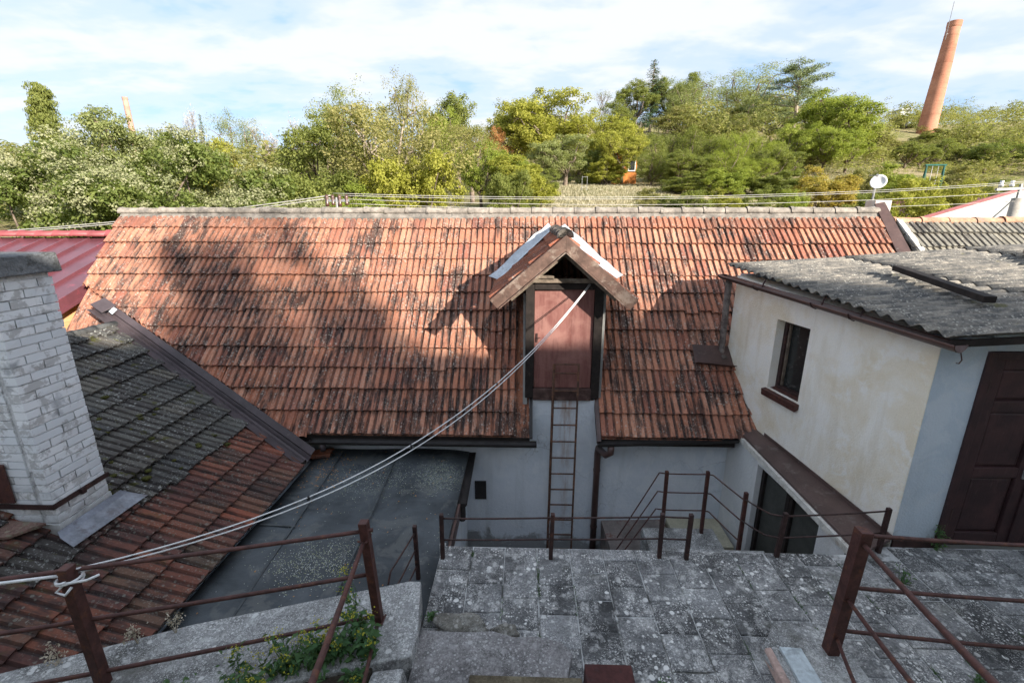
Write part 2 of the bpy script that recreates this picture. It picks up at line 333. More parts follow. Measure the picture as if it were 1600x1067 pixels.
def glass(name,c=(.02,.022,.022)):
    m,nt,pos=newmat(name)
    k=noise(nt,pos,9.,5.,.7)
    finish(nt,mixc(nt,ramp(nt,k,[(.5,0.),(.8,.5)]),c,(.08,.08,.075)),ramp(nt,k,[(.4,.08),(.7,.35)]),spec=.5); return m
M_GLASS=glass('dusty window glass')
M_LOWDOOR=simple('grey green door',(.055,.056,.050),.6,.3,4.,.3,60.,spec=.4)
M_WHITEFRAME=simple('white painted rim',(.62,.60,.55),.8,.2,9.,.4,60.,dirt=(.35,.31,.25),dscale=6.)
M_DISH=simple('dish paint',(.70,.70,.70),.5,.08,8.,.05,30.)
M_STEEL=simple('grey steel',(.28,.28,.28),.5,.2,8.,.1,50.,metal=.4)
M_POLE=simple('concrete pole',(.36,.33,.29),.9,.2,8.,.4,50.)
M_CERAMIC=simple('brown insulator',(.10,.05,.04),.3,.2,8.,.05,30.,spec=.6)
def stack():
    m,nt,pos=newmat('stack brickwork')
    b=noise(nt,pos,.35,6.,.65,.3); f=noise(nt,mapv(nt,pos,(3,3,9)),1.,4.,.7)
    c=mixc(nt,ramp(nt,b,[(.38,0.),(.64,1.)]),(.38,.16,.10),(.50,.235,.15))
    c=mixc(nt,.45,c,ramp(nt,f,[(.3,.65),(.7,1.25)]),'MULTIPLY')
    z=nd(nt,'ShaderNodeSeparateXYZ',{0:pos}).outputs[2]
    c=mixc(nt,.35,c,ramp(nt,mth(nt,'FRACT',mth(nt,'MULTIPLY',z,.55)),[(0,.6),(.12,1.),(1,1.)]),'MULTIPLY')
    finish(nt,c,.9,f,.3,.03); return m
M_STACK=stack()
M_STACKHAZE=simple('haze paled brick',(.42,.25,.19),.9,.2,.4,.1,3.)  # distance haze painted in as a paler brick colour
M_ORANGE=simple('orange boards',(.42,.15,.035),.8,.3,4.,.2,30.)
M_GREENPAINT=simple('green painted steel',(.02,.10,.08),.6,.2,5.,.1,30.)
M_FENCEWOOD=simple('grey fence wood',(.22,.19,.15),.9,.3,5.,.3,30.)
def leafmat(name,cols,trans=.5,rough=.6):
    m,nt,pos=newmat(name)
    r=nd(nt,'ShaderNodeNewGeometry').outputs['Random Per Island']
    n=noise(nt,pos,.5,4.,.6)
    ob=nd(nt,'ShaderNodeObjectInfo').outputs['Random']
    f=mth(nt,'ADD',mth(nt,'MULTIPLY',r,.50),mth(nt,'ADD',mth(nt,'MULTIPLY',n,.40),mth(nt,'MULTIPLY',ob,.14)))
    c=ramp(nt,f,[(.15+.6*i/(len(cols)-1),k) for i,k in enumerate(cols)])
    d=nd(nt,'ShaderNodeBsdfPrincipled',{'Base Color':c,'Roughness':rough,'Specular IOR Level':.25})
    t=nd(nt,'ShaderNodeBsdfTranslucent',{0:mixc(nt,.5,c,(.30,.34,.03))})
    x=nd(nt,'ShaderNodeMixShader',{0:trans,1:d.outputs[0],2:t.outputs[0]})
    nd(nt,'ShaderNodeOutputMaterial',{0:x.outputs[0]}); return m
L_GREEN=leafmat('green leaves',[(0.121,0.149,0.037),(0.198,0.228,0.058),(0.283,0.301,0.083)])
L_BRIGHT=leafmat('bright green leaves',[(0.184,0.241,0.035),(0.269,0.325,0.053),(0.368,0.404,0.083)])
L_YELLOW=leafmat('yellow green leaves',[(0.253,0.265,0.041),(0.354,0.354,0.057),(0.455,0.430,0.089)])
L_GOLD=leafmat('golden leaves',[(0.329,0.253,0.051),(0.455,0.341,0.069),(0.557,0.418,0.101)])
L_OLIVE=leafmat('olive leaves',[(0.189,0.189,0.063),(0.278,0.260,0.089),(0.380,0.336,0.133)])
L_PALE=leafmat('pale feathery leaves',[(0.189,0.221,0.083),(0.272,0.304,0.113),(0.366,0.380,0.164)])
L_DARK=leafmat('dark conifer needles',[(0.034,0.075,0.041),(0.058,0.108,0.052),(0.090,0.140,0.069)],.12)
L_PINE=leafmat('pine needles',[(0.102,0.153,0.070),(0.174,0.224,0.102),(0.244,0.275,0.133)],.12)
L_RUST=leafmat('rust red leaves',[(0.326,0.153,0.062),(0.490,0.204,0.091),(0.600,0.306,0.121)])
L_SHRUB=leafmat('shrub leaves',[(0.093,0.137,0.035),(0.157,0.202,0.051),(0.234,0.268,0.076)])
L_FLOWER=leafmat('cream flower clusters',[(0.190,0.210,0.090),(0.270,0.280,0.140),(0.380,0.370,0.230)],.3)
L_GREYTWIG=leafmat('grey dry twigs',[(0.286,0.244,0.184),(0.407,0.345,0.265),(0.529,0.470,0.366)],.1)
L_WEED=leafmat('weed leaves',[(0.030,0.085,0.030),(0.055,0.125,0.045),(0.085,0.160,0.060)],.25)
L_WFLOWER=leafmat('yellow weed flowers',[(0.300,0.300,0.020),(0.400,0.380,0.030),(0.460,0.420,0.060)],.25)
L_DRY=leafmat('dry grass blades',[(0.257,0.226,0.145),(0.387,0.338,0.226),(0.483,0.434,0.306)],.2)
L_FAR=leafmat('far woodland leaves',[(0.142,0.163,0.051),(0.212,0.228,0.069),(0.297,0.294,0.095),(0.368,0.332,0.133)])
M_BARK=simple('bark',(.17,.13,.10),.95,.4,5.,.6,30.,dist=.02)
M_BARKPALE=simple('pale bark',(.30,.245,.19),.95,.35,4.,.6,30.,dist=.02)
def ground():
    m,nt,pos=newmat('dry hillside grass')
    n1=noise(nt,pos,.09,6.,.65); n2=noise(nt,pos,1.2,6.,.7); n3=noise(nt,pos,8.,5.,.75)
    c=mixc(nt,ramp(nt,n1,[(.44,0.),(.62,1.)]),(.13,.135,.045),(.28,.225,.125))
    c=mixc(nt,ramp(nt,n2,[(.45,0.),(.65,.7)]),c,(.36,.29,.175))
    c=mixc(nt,.5,c,ramp(nt,n3,[(.3,.55),(.7,1.35)]),'MULTIPLY')
    finish(nt,c,.95,n3,.8,.08,spec=.1); return m
M_GROUND=ground()
M_YARD=simple('yard concrete',(.20,.20,.19),.95,.3,3.,.5,40.,dirt=(.1,.1,.09),dscale=2.)
M_SOIL=simple('dark soil',(.045,.036,.026),.98,.4,8.,1.,40.,dist=.02)
M_CREAMFLOOR=simple('cream tiled slab',(.50,.46,.34),.8,.12,5.,.2,40.)
M_HOUSE=plaster('house plaster',(.55,.52,.46),((.5,.47,.41),(.6,.57,.5)),(.45,.42,.37))
# ------------------------------------------------------------------ ground
YS=[11,14,20,35,60,85,110,150,220,400,900,1500]
ZR=[-1.5,0,2,4.2,8.1,14.5,21.5,29,36,44,60,70]; ZL=[-1.5,-1,-.5,.5,2,5,9,14,23,42,84,110]
def hgt(x,y):
    if y<=1.0: return 1.38
    if y<2.01: return -.05
    if y<=11: return -2.8+(y>10.8)*1.3
    b=min(1,max(0,(x+26)/30)); b=b*b*(3-2*b)
    r=np.interp(y,YS,ZR); l=np.interp(y,YS,ZL)
    w=.5*math.sin(x*.11+1)*math.sin(y*.07)*min(1,(y-11)/40)*2
    return float(l+(r-l)*b+w)
def make_ground():
    ys=[-90,-60,-30,-10,0,.99,1.03,2.0,2.04,6,10.7,11.2]+[12+i*2 for i in range(20)]+[54+i*4 for i in range(26)]+[170,200,240,290,350,420,520,650,850,1200,1500]
    xs=[-1400,-1000,-700,-500,-360,-260,-190,-140]+[-110+i*5 for i in range(45)]+[140,190,260,360,500,700,1000,1400]
    v=[(x,y,hgt(x,y)) for y in ys for x in xs]; n=len(xs)
    f=[(j*n+i,j*n+i+1,(j+1)*n+i+1,(j+1)*n+i) for j in range(len(ys)-1) for i in range(n-1)]
    m=MB(); m.v=v; m.f=f
    return struct(m.build('ground',M_GROUND,None,True))
make_ground()
struct(MB().sheet([(-9,2.06,-2.79),(9,2.06,-2.79),(9,10.6,-2.79),(-9,10.6,-2.79)]).build('yard',M_YARD))

# ------------------------------------------------------------------ roof tile kit
def tile_geo(W=.205,L=.37,lift=.044,th=.024,seed=0):
    q=random.Random(seed)
    pr=[(0,.012),(.010,.014),(.022,.036),(.076,.039),(.090,.012),(.110,.010),(.124,.036),(.180,.039),(.193,.013),(.205,.012)]
    pr=[(a/.205*W,b+q.uniform(-.0015,.0015)) for a,b in pr]
    n=len(pr); v=[]; f=[]
    j=[q.uniform(-.004,.004) for _ in pr]
    for (a,b),e in zip(pr,j): v.append((a,e,b+lift))
    for a,b in pr: v.append((a,L,b))
    for (a,b),e in zip(pr,j): v.append((a,e+.002,b+lift-th))
    for i in range(n-1):
        f.append((i,i+1,n+i+1,n+i)); f.append((2*n+i,2*n+i+1,i+1,i))
    v.append((0,L,-.004)); v.append((W,L,-.004)); global PAN
    PAN=[1. if b<.02 else 0. for a,b in pr]*3+[0.,0.]
    f.append((2*n,0,n,3*n)); f.append((n-1,3*n-1,3*n+1,2*n-1))
    return v,f
TILES=[tile_geo(seed=i) for i in range(5)]
TMESH={}
def pan_attr(me,vals):
    a=me.attributes.new('pan','FLOAT','POINT'); a.data.foreach_set('value',vals)
def tile_mesh(k,mat):
    if (k,mat.name) not in TMESH:
        m=MB(); m.add(*TILES[k]); me=m.mesh('tile',mat); pan_attr(me,PAN); TMESH[(k,mat.name)]=me
    return TMESH[(k,mat.name)]
def clip_mesh(vs,fs,planes,mat):
    bm=bmesh.new(); bv=[bm.verts.new(v) for v in vs]
    for f in fs: bm.faces.new([bv[i] for i in f])
    for p,n in planes:
        bmesh.ops.bisect_plane(bm,geom=bm.verts[:]+bm.edges[:]+bm.faces[:],plane_co=p,plane_no=n,clear_inner=True)
    if not bm.faces: bm.free(); return None
    me=bpy.data.meshes.new('tile'); bm.to_mesh(me); bm.free(); me.materials.append(mat); return me
def lay_tiles(org,u,v,w,cells,parent,planes,matf,limit=300,jit=1.):
    """cells: (row, u position); planes: (point, normal) world half spaces that are kept"""
    org=V(org);u=V(u);v=V(v);w=V(w); done=0; sv=[]; sf=[]; smat=None; sp=[]
    for (r,a,mat) in cells:
        k=rng.randrange(5)
        sag=.010*math.sin(a*.9+1)+.008*math.sin(r*1.1+a*.45); slip=-rng.uniform(.02,.05) if rng.random()<.03 else 0.
        o=org+w*sag*jit+v*slip*jit+u*(a+rng.uniform(-.004,.004)*jit)+v*(r*.33+rng.uniform(-.006,.006)*jit)+w*rng.uniform(-.003,.004)*jit
        rot=Matrix((u,v,w)).transposed()@Matrix.Rotation(rng.gauss(0,.010)*jit,3,'Z')@Matrix.Rotation(rng.gauss(0,.010)*jit,3,'Y')@Matrix.Rotation(rng.gauss(0,.008)*jit,3,'X')
        M4=Matrix.Translation(o)@rot.to_4x4()
        vs=[M4@V(p) for p in TILES[k][0]]
        cut=False; out=False
        for p,n in planes:
            ds=[(q-p).dot(n) for q in vs]
            if max(ds)<=0.01: out=True
            elif min(ds)<0: cut=True
        if out: continue
        if done<limit:
            if cut:
                me=clip_mesh(vs,TILES[k][1],planes,mat)
                if me is None: continue
                link('tile',me,parent)
            else:
                ob=bpy.data.objects.new('tile',tile_mesh(k,mat)); col.objects.link(ob)
                ob.matrix_basis=M4; adopt(ob,parent)
            done+=1
        else:
            if cut:
                me=clip_mesh(vs,TILES[k][1],planes,mat)
                if me is None: continue
                vv=[tuple(q.co) for q in me.vertices]; ff=[tuple(p.vertices) for p in me.polygons]; bpy.data.meshes.remove(me); sp+=[.4]*len(vv)
            else: vv=[tuple(q) for q in vs]; ff=TILES[k][1]; sp+=PAN
            b=len(sv); sv+=vv; sf+=[tuple(i+b for i in f) for f in ff]; smat=mat
    if sv:
        m=MB(); m.v=sv; m.f=sf; o=m.build('upper_tiles',smat,parent); o['kind']='stuff'; pan_attr(o.data,sp)
def ridge_caps(p,q,n,r,mat,parent,name='ridge_tile',collar=True):
    p=V(p);q=V(q);d=(q-p)/n; L=d.length; dn=d.normalized(); side=dn.cross(V((0,0,1))).normalized(); up=side.cross(dn)
    for i in range(n):
        m=MB(); seg=7; base=p+d*i+V((0,0,rng.uniform(-.008,.008)))
        st=[(-.02,1.13),(.035,1.15),(.05,1.0),(L*1.0,.96)] if collar else [(0,1.),(L*.99,.98)]
        for (t,s) in st:
            for k in range(seg+1):
                a=math.pi*(-.06+1.12*k/seg); m.v.append(tuple(base+dn*t+side*math.cos(a)*r*s+up*math.sin(a)*r*s*.9))
        for j in range(len(st)-1):
            for k in range(seg): m.f.append((j*(seg+1)+k,j*(seg+1)+k+1,(j+1)*(seg+1)+k+1,(j+1)*(seg+1)+k))
        m.f.append(tuple(range(seg+1)))
        m.build(name,mat,parent,True,solid=.014)

# ------------------------------------------------------------------ the long barn
S,Cc=.736,.677
def RZ(y): return .09+(y-5.65)*S/Cc
BN=V((0,-S,Cc)); BV=V((0,Cc,S)); BU=V((1,0,0)); BO=V((0,5.65,.09))
VA=V((-6.73,6.93,1.48)); VB=V((-3.02,5.43,-.15)); VD=(VB-VA).normalized()
barn=empty('barn',(-.5,7.5,-2.8),'long barn with sunlit red clay tile roof, plastered wall and hatch dormer','barn')
w=MB()
w.box(-7.15,3.06,5.95,6.2,-2.8,.30); w.box(.06,1.03,5.952,6.1,.30,.515)
w.build('wall',M_PLASTER_BARN,barn)
w=MB(); w.extr([(-7.15,5.95,-2.8),(-7.15,10.6,-2.8),(-7.15,10.6,.3),(-7.15,8.36,2.94),(-7.15,5.96,.32)],(-.02,0,0)); w.build('gable_wall',M_PLASTER_OCHRE,barn)
MB().box(-7.15,6.05,10.5,10.7,-2.8,.45).build('back_wall',M_PLASTER_BARN,barn)
deck=MB()
for x0,x1,y0 in ((-7.25,-3.3,5.62),(-3.3,.07,5.66),(.07,1.03,7.2),(1.03,6.05,5.66)):
    z0=RZ(y0); deck.add([(x0,y0,z0-.03),(x1,y0,z0-.03),(x1,8.37,RZ(8.37)-.03),(x0,8.37,RZ(8.37)-.03)],[(0,1,2,3)])
deck.add([(-7.25,8.37,RZ(8.37)-.03),(6.05,8.37,RZ(8.37)-.03),(6.05,11.0,.2),(-7.25,11.0,.2)],[(0,1,2,3)])
deck=deck.build('roof',T_RED,barn)
side=VD.cross(V((0,0,1))).normalized()               # points to the annex side or not
if side.y<0: side=-side
vp=(VA+side*.10,side)
cells=[]
for r in range(12):
    rows=[]
    a=-7.32
    while a<6.15:
        y=5.65+r*.33*Cc
        inside=(-.03<a+.205 and a<1.02 and r<7)
        if not inside and a<1.0 and not (r>=7 and r<11 and abs(a+.1-.48)<.86*(10.6-r)/4.2 and False): rows.append(a)
        elif r>=7 and a>=1.0: rows.append(a)
        a+=.2055
    if r<7:
        rows=[x for x in rows if x<0]; b=1.015
        while b<6.15: rows.append(b); b+=.2055
        rows=[x for x in rows if not (x>3.0 and r<4 and x>3.4)]
    for a in rows: cells.append((r,a,T_RED))
cells=[c for c in cells if not (c[1]>3.55 and c[0]<5)]
lay_tiles(BO-BU*0,BU,BV,BN,cells,deck,[vp,(V((6.04,0,0)),V((-1,0,0))),(V((0,8.24,0)),V((0,-1,0)))],None,300)
# the strip of mortar and the ridge tiles
m=MB(); m.extr([(-7.3,8.235,RZ(8.235)+.07),(-7.3,8.30,RZ(8.30)+.085),(-7.3,8.44,RZ(8.30)+.04),(-7.3,8.44,RZ(8.22)-.03),(-7.3,8.25,RZ(8.22))],(13.34,0,0)); m.build('ridge_mortar',M_MORTAR,deck)
ridge_caps((-7.33,8.37,3.065),(6.06,8.37,3.065),36,.085,M_MORTAR,deck)
# mortar verge on the left gable
m=MB(); m.extr([(-7.29,7.6,RZ(7.6)-.06),(-7.29,8.3,RZ(8.3)-.06),(-7.29,8.3,RZ(8.3)-.01),(-7.29,7.6,RZ(7.6)-.01)],(.05,0,0)); m.build('verge_mortar',M_MORTAR,deck)
# verge flashing on the right end
m=MB(); m.extr([(6.02,7.5,RZ(7.5)+.09),(6.02,8.42,RZ(8.42)+.09),(6.18,8.42,RZ(8.42)+.12),(6.24,7.5,RZ(7.5)+.12)],tuple(BN*.02)); m.build('verge_flashing',M_BROWN,deck)
# eave gutters
m=MB(); m.gutter((-2.95,5.585,.035),(.16,5.585,.035),.06); m.build('gutter',M_BLACKMETAL,barn,solid=.006)
m=MB(); m.gutter((.99,5.60,.045),(2.86,5.63,.12),.055); m.build('gutter',M_BLACKMETAL,barn,solid=.006)
MB().box(-3.2,.07,5.66,5.69,-.03,.075).build('eave_board',M_TIMBER,barn)
MB().box(1.03,2.85,5.67,5.70,-.03,.085).build('eave_board',M_TIMBER,barn)
for xa,xb in ((-7.1,.06),(1.04,2.85)):
    MB().sheet([(xa,5.7,-.01),(xb,5.7,-.01),(xb,5.94,.05),(xa,5.94,.05)]).build('soffit',M_TIMBER,barn)
m=MB(); m.tube([(-2.78,5.58,-.02),(-2.78,5.58,-.12)],.04,10); m.build('gutter_outlet',M_VALLEY,barn,True)
m=MB(); m.tube([(1.17,5.60,-.0),(1.17,5.60,-.10),(1.12,5.66,-.17),(1.045,5.86,-.17),(1.045,5.885,-.26),(1.045,5.885,-2.7)],.046,12); m.build('downpipe',M_BROWN,barn,True)
m=MB()
for z in (-.55,-1.5,-2.3): m.tube([(1.045,5.885,z),(1.045,5.885,z+.03)],.052,12)
m.build('pipe_clamp',M_BROWN,barn)
# metal edge strips beside the hatch
m=MB(); m.beam((.085,5.6,RZ(5.6)+.06),(.085,6.06,RZ(6.06)+.06),.045,.05,BN); m.build('edge_strip',M_BLACKMETAL,deck)
m=MB(); m.beam((1.0,5.58,RZ(5.58)+.05),(1.0,6.12,RZ(6.12)+.05),.05,.10,BN); m.build('edge_strip',M_BROWN,deck)
MB().box(-.735,-.565,5.93,5.952,-1.085,-.785).build('vent_hatch',M_BLACKMETAL,barn)
# valley gutter between barn roof and annex roof
AN=V((.4027,0,.9153)); AV=V((-.9153,0,.4027)); AU=V((0,1,0)); AO=V((-2.9,0,-.2028))
def AZ(x): return -.15-.44*(x+3.02)
pb=VD.cross(BN).normalized()
if pb.y<0: pb=-pb
pa=VD.cross(AN).normalized()
if pa.y>0: pa=-pa
prof=[pb*.19+BN*.066,pb*.10+BN*.052,pb*.085+BN*.03,pb*.03+BN*.015,pa*.03+AN*.015,pa*.05+AN*.075,pa*.075+AN*.075,pa*.085+AN*.05,pa*.20+AN*.058]
m=MB(); st=[VA-VD*.10,VA+VD*.9,VA+VD*2.0,VA+VD*3.1,VB+VD*.12]
for i,p in enumerate(st):
    for q in prof: m.v.append(tuple(p+q+V((0,0,rng.uniform(-.004,.004)))))
n=len(prof)
for i in range(len(st)-1):
    for k in range(n-1): m.f.append((i*n+k,i*n+k+1,(i+1)*n+k+1,(i+1)*n+k))
m.build('valley_gutter',M_VALLEY,deck,solid=.005)
m=MB(); p=VA+VD*-.02
m.extr([p+pb*.20+BN*.08-VD*.15,p+pb*.20+BN*.08+VD*.14,p+pa*.12+AN*.095+VD*.14,p+pa*.12+AN*.095-VD*.15],tuple(V((0,0,.012)))); m.build('valley_cap',M_VALLEY,deck)
m=MB(); m.sheet([p+pb*.17+BN*.094+VD*.13,p+pb*.17+BN*.086+VD*.22,p+pa*.02+AN*.105+VD*.22,p+pa*.02+AN*.112+VD*.13]); m.build('valley_patch',M_FLASH,deck,solid=.004)

# ------------------------------------------------------------------ the hatch dormer on the barn
dorm=MB()
dorm.box(.03,1.0,7.0,7.1,1.3,2.05)                   # dark back boarding inside the hatch
dorm=dorm.build('dormer',M_TIMBER,barn)
for x0,x1 in ((-.03,.03),(1.0,1.06)):
    MB().extr([(x0,5.965,.44),(x0,7.45,2.02),(x0,5.965,2.02)],(x1-x0,0,0)).build('cheek',M_PLASTER_GREY,dorm)
MB().box(.00,.115,5.905,6.02,.56,2.19).build('door_post',M_TIMBER,dorm,bevel=.006)
MB().box(.905,1.02,5.905,6.02,.56,2.19).build('door_post',M_TIMBER,dorm,bevel=.006)
MB().box(.118,.902,5.90,6.0,2.075,2.165).build('lintel',M_TIMBER,dorm,bevel=.005)
m=MB(); m.box(.06,.96,5.86,5.93,2.168,2.225); m.build('lintel_board',M_WOODGREY,dorm,bevel=.006)
m=MB(); m.box(.13,.36,5.84,5.90,2.228,2.262); m.build('loose_board',M_WOODGREY,dorm,bevel=.004)
hd=MB().box(.118,.902,5.945,5.975,.705,2.07).build('hatch_door',M_HATCH,dorm,bevel=.004)
m=MB().box(.11,.91,5.90,5.985,.525,.70); m.build('threshold',simple('worn threshold',(.075,.042,.036),.7,.4,9.,.3,60.,dirt=(.16,.11,.09),dscale=9.),dorm,bevel=.008)
m=MB(); m.box(.145,.165,5.93,5.947,1.36,1.48); m.tube([(.155,5.92,1.42),(.20,5.915,1.42)],.007,6); m.build('latch',M_RAILDARK,dorm)
# dormer roof
AP=V((.48,5.65,2.72)); EL=V((-.40,5.65,1.97)); ER=V((1.345,5.65,1.97))
dl=(AP-EL).normalized(); nl=V((-dl.z,0,dl.x)); dr=(AP-ER).normalized(); nr_=V((dr.z,0,-dr.x))
def droof(E,nrm,nm):
    m=MB(); b=V((0,2.75,0))
    m.extr([E-nrm*.06,AP-nrm*.06,AP-nrm*.04,E-nrm*.04],(0,8.1-5.65,0)); return m.build(nm,M_WOODGREY,dorm)
droof(EL,nl,'roof_board'); droof(ER,nr_,'roof_board')
rp=(V((0,5.65,.09))+BN*.02,BN)
cl=[(r,-8.35+k*.2055,T_DORM) for r in range(4) for k in range(13)]
lay_tiles(V((EL.x,0,EL.z))+dl*-.03,(0,-1,0),dl,nl,cl,dorm,[rp,(V((0,5.66,0)),V((0,1,0))),(AP,-V((1,0,0)))],None,60,.5)
cl=[(r,5.66+k*.2055,T_DORM) for r in range(4) for k in range(13)]
lay_tiles(V((ER.x,0,ER.z))+dr*-.03,(0,1,0),dr,nr_,cl,dorm,[rp,(V((0,5.66,0)),V((0,1,0))),(AP,V((1,0,0)))],None,60,.5)
ridge_caps((.48,5.70,2.765),(.48,8.02,2.765),6,.085,M_MORTAR,dorm)
for E,nrm in ((EL,nl),(ER,nr_)):                     # barge boards
    d=(AP-E).normalized()
    m=MB(); mz=lambda k: AP+V((0,0,k/nrm.z))
    m.extr([E-nrm*.10-d*.03,mz(-.10),mz(.045),E+nrm*.045-d*.03],(0,.028,0)); m.v=[(a,b-.035,c) for a,b,c in m.v]; m.build('barge_board',M_FASCIA,dorm,bevel=.004)
    m=MB(); m.beam(E-nrm*.108+V((0,-.05,0)),mz(-.108)+V((0,-.05,0)),.045,.014,nrm); m.build('barge_trim',M_FASCIA,dorm)
    e2=E+d*.16
    m=MB(); m.extr([e2-nrm*.155,mz(-.155),mz(-.06),e2-nrm*.06],(0,.045,0)); m.v=[(a,b+.06,c) for a,b,c in m.v]; m.build('rafter',M_WOODGREY,dorm,bevel=.004)
for poly in ([(.45,8.06),(-.42,7.36),(-.60,7.39),(.38,8.16)],[(.52,8.06),(1.38,7.36),(1.55,7.41),(.66,8.14)]):
    N=8; a,b,c,d=[V((x,y,0)) for x,y in poly]
    m=MB()
    for i in range(N+1):
        t=i/N
        for q,e in ((a.lerp(b,t),.125),(a.lerp(b,t).lerp(d.lerp(c,t),.25),.10),(d.lerp(c,t)+V((0,rng.uniform(-.02,.02),0)),.10+rng.uniform(0,.02))):
            p=V((q.x,q.y,RZ(q.y)))+BN*e; m.v.append(tuple(p))
    for i in range(N):
        for k in range(2): m.f.append((i*3+k,i*3+k+1,(i+1)*3+k+1,(i+1)*3+k))
    m.build('valley_flashing',M_FLASH,dorm,solid=.004)

# ------------------------------------------------------------------ ladder against the hatch
lad=empty('ladder',(.53,5.86,-2.78),'thin rusty iron ladder standing against the wall below the hatch','ladder')
def lx(z,s): t=(z+1.87)/(1.08+1.87); return .535+s*(.178-.012*t)+.02*t
for s in (-1,1):
    m=MB(); m.beam((lx(-2.78,s),5.80,-2.78),(lx(1.08,s),5.845,1.08),.026,.026); m.build('side_rail',M_LADDER,lad)
z=-2.6; k=0
while z<1.09:
    y=5.80+.045*(z+2.78)/3.86
    m=MB(); m.tube([(lx(z,-1),y,z),(lx(z,1),y,z)],.011,6); m.build('rung',M_LADDER,lad); z+=.2535
z=1.075; m=MB(); m.tube([(lx(z,-1),5.845,z),(lx(z,1),5.845,z)],.011,6); m.build('rung',M_LADDER,lad)
# ------------------------------------------------------------------ annex with the grey tile roof
annex=empty('annex',(-4.5,4,-2.8),'low side building with mossy grey and dark red tile roof beside the brick chimney','building')
MB().box(-9.4,-3.05,1.95,5.9,-2.8,-.3).build('wall',M_PLASTER_BARN,annex)
aroof=MB(); aroof.add([(-2.93,1.75,AZ(-2.93)-.03),(-2.93,5.45,AZ(-2.93)-.03),(-6.4,6.80,AZ(-6.4)-.03),(-6.4,1.75,AZ(-6.4)-.03),(-9.5,6.8,-.1),(-9.5,1.75,-.1)],[(0,1,2,3),(3,2,4,5)])
aroof=aroof.build('roof',T_GREY,annex)
cells=[]
for r in range(12):
    k=0; a=1.75
    while a<7.0:
        X=-2.9-r*.302
        grey=X<-3.7 if a>3.75 else (rng.random()<.16+.09*max(0,r-2))
        if r<2 and a>3.0: grey=False
        cells.append((r,a,T_GREY if grey else T_DARK)); a+=.2055
vq=(VA-side*.13,-side)
lay_tiles(AO,AU,AV,AN,cells,aroof,[vq,(V((-6.42,0,0)),V((1,0,0)))],None,300)
ridge_caps((-6.4,1.8,AZ(-6.4)+.03),(-6.4,6.72,AZ(-6.4)+.03),14,.07,simple('grey ridge tile',(.11,.11,.105),.95,.4,6.,.7,40.,dirt=(.22,.22,.2),dscale=7.),aroof)
# moss cushions on the annex tiles
mm=simple('moss cushion',(.055,.055,.012),.98,.4,20.,1.,90.,dist=.01)
for k in range(46):
    x=rng.uniform(-5.3,-3.75); y=rng.uniform(3.9,5.6)
    if (V((x,y,0))-V((VA.x,VA.y,0))).dot(side)>-.25: continue
    c=V((x,y,AZ(x)))+AN*.045; rr=rng.uniform(.015,.045); m=MB()
    bm=bmesh.new(); bmesh.ops.create_icosphere(bm,subdivisions=2,radius=rr)
    for q in bm.verts: q.co=q.co*(1+.25*math.sin(q.co.x*190+k)*math.sin(q.co.y*170)); q.co.z*=.5
    me=bpy.data.meshes.new('moss'); bm.to_mesh(me); bm.free(); me.shade_smooth(); ob=link('moss',me,None,mm); ob.location=c; adopt(ob,aroof)

# ------------------------------------------------------------------ brick chimney
ch=empty('brick_chimney',(-4.3,3.49,.1),'white painted brick chimney with grey concrete cap and rusty soot door','chimney')
X0,X1,Y0,Y1=-4.66,-4.0,3.24,3.73
MB().box(X0+.018,X1-.014,Y0+.014,Y1-.014,.0,2.545).build('mortar_core',M_BMORTAR,ch)
bc={}
def brick_mesh(L,Wd,q):
    if (round(L,3),round(Wd,3),q) not in bc:
        m=MB(); h=.063; j=lambda: rng.uniform(-.003,.003)
        m.hexa([(j(),j(),0),(L+j(),j(),0),(L+j(),Wd,0),(j(),Wd,0)],[(j(),j(),h+j()),(L+j(),j(),h+j()),(L+j(),Wd,h),(j(),Wd,h)])
        bc[(round(L,3),round(Wd,3),q)]=m.mesh('brick',M_BRICK)
    return bc[(round(L,3),round(Wd,3),q)]
z=.46; c=0
def put_brick(x,y,z,L,Wd,rot):
    ob=bpy.data.objects.new('brick',brick_mesh(L,Wd,rng.randrange(3))); col.objects.link(ob)
    ob.location=(x,y,z); ob.rotation_euler=(rng.gauss(0,.006),rng.gauss(0,.006),rot); adopt(ob,ch)
while z<2.5:
    even=c%2==0
    # right face (towards +x), front face (towards -y), then the hidden left and back faces
    if even: rl=[.245,.245]; fl=[.27,.255]
    else: rl=[.12,.245,.125]; fl=[.13,.25,.145]
    y=Y0
    for L in rl: put_brick(X1+rng.uniform(-.002,.004),y+.004,z,L-.011,.1,R(90)); y+=L
    x=X0
    for L in fl: put_brick(x+.004,Y0+rng.uniform(-.004,.002),z,L-.011,.1,0); x+=L
    y=Y1
    for L in rl: put_brick(X0+rng.uniform(-.002,.002),y-.004,z,L-.011,.1,R(-90)); y-=L
    x=X1
    for L in fl: put_brick(x-.004,Y1,z,L-.011,.1,R(180)); x-=L
    z+=.0735; c+=1
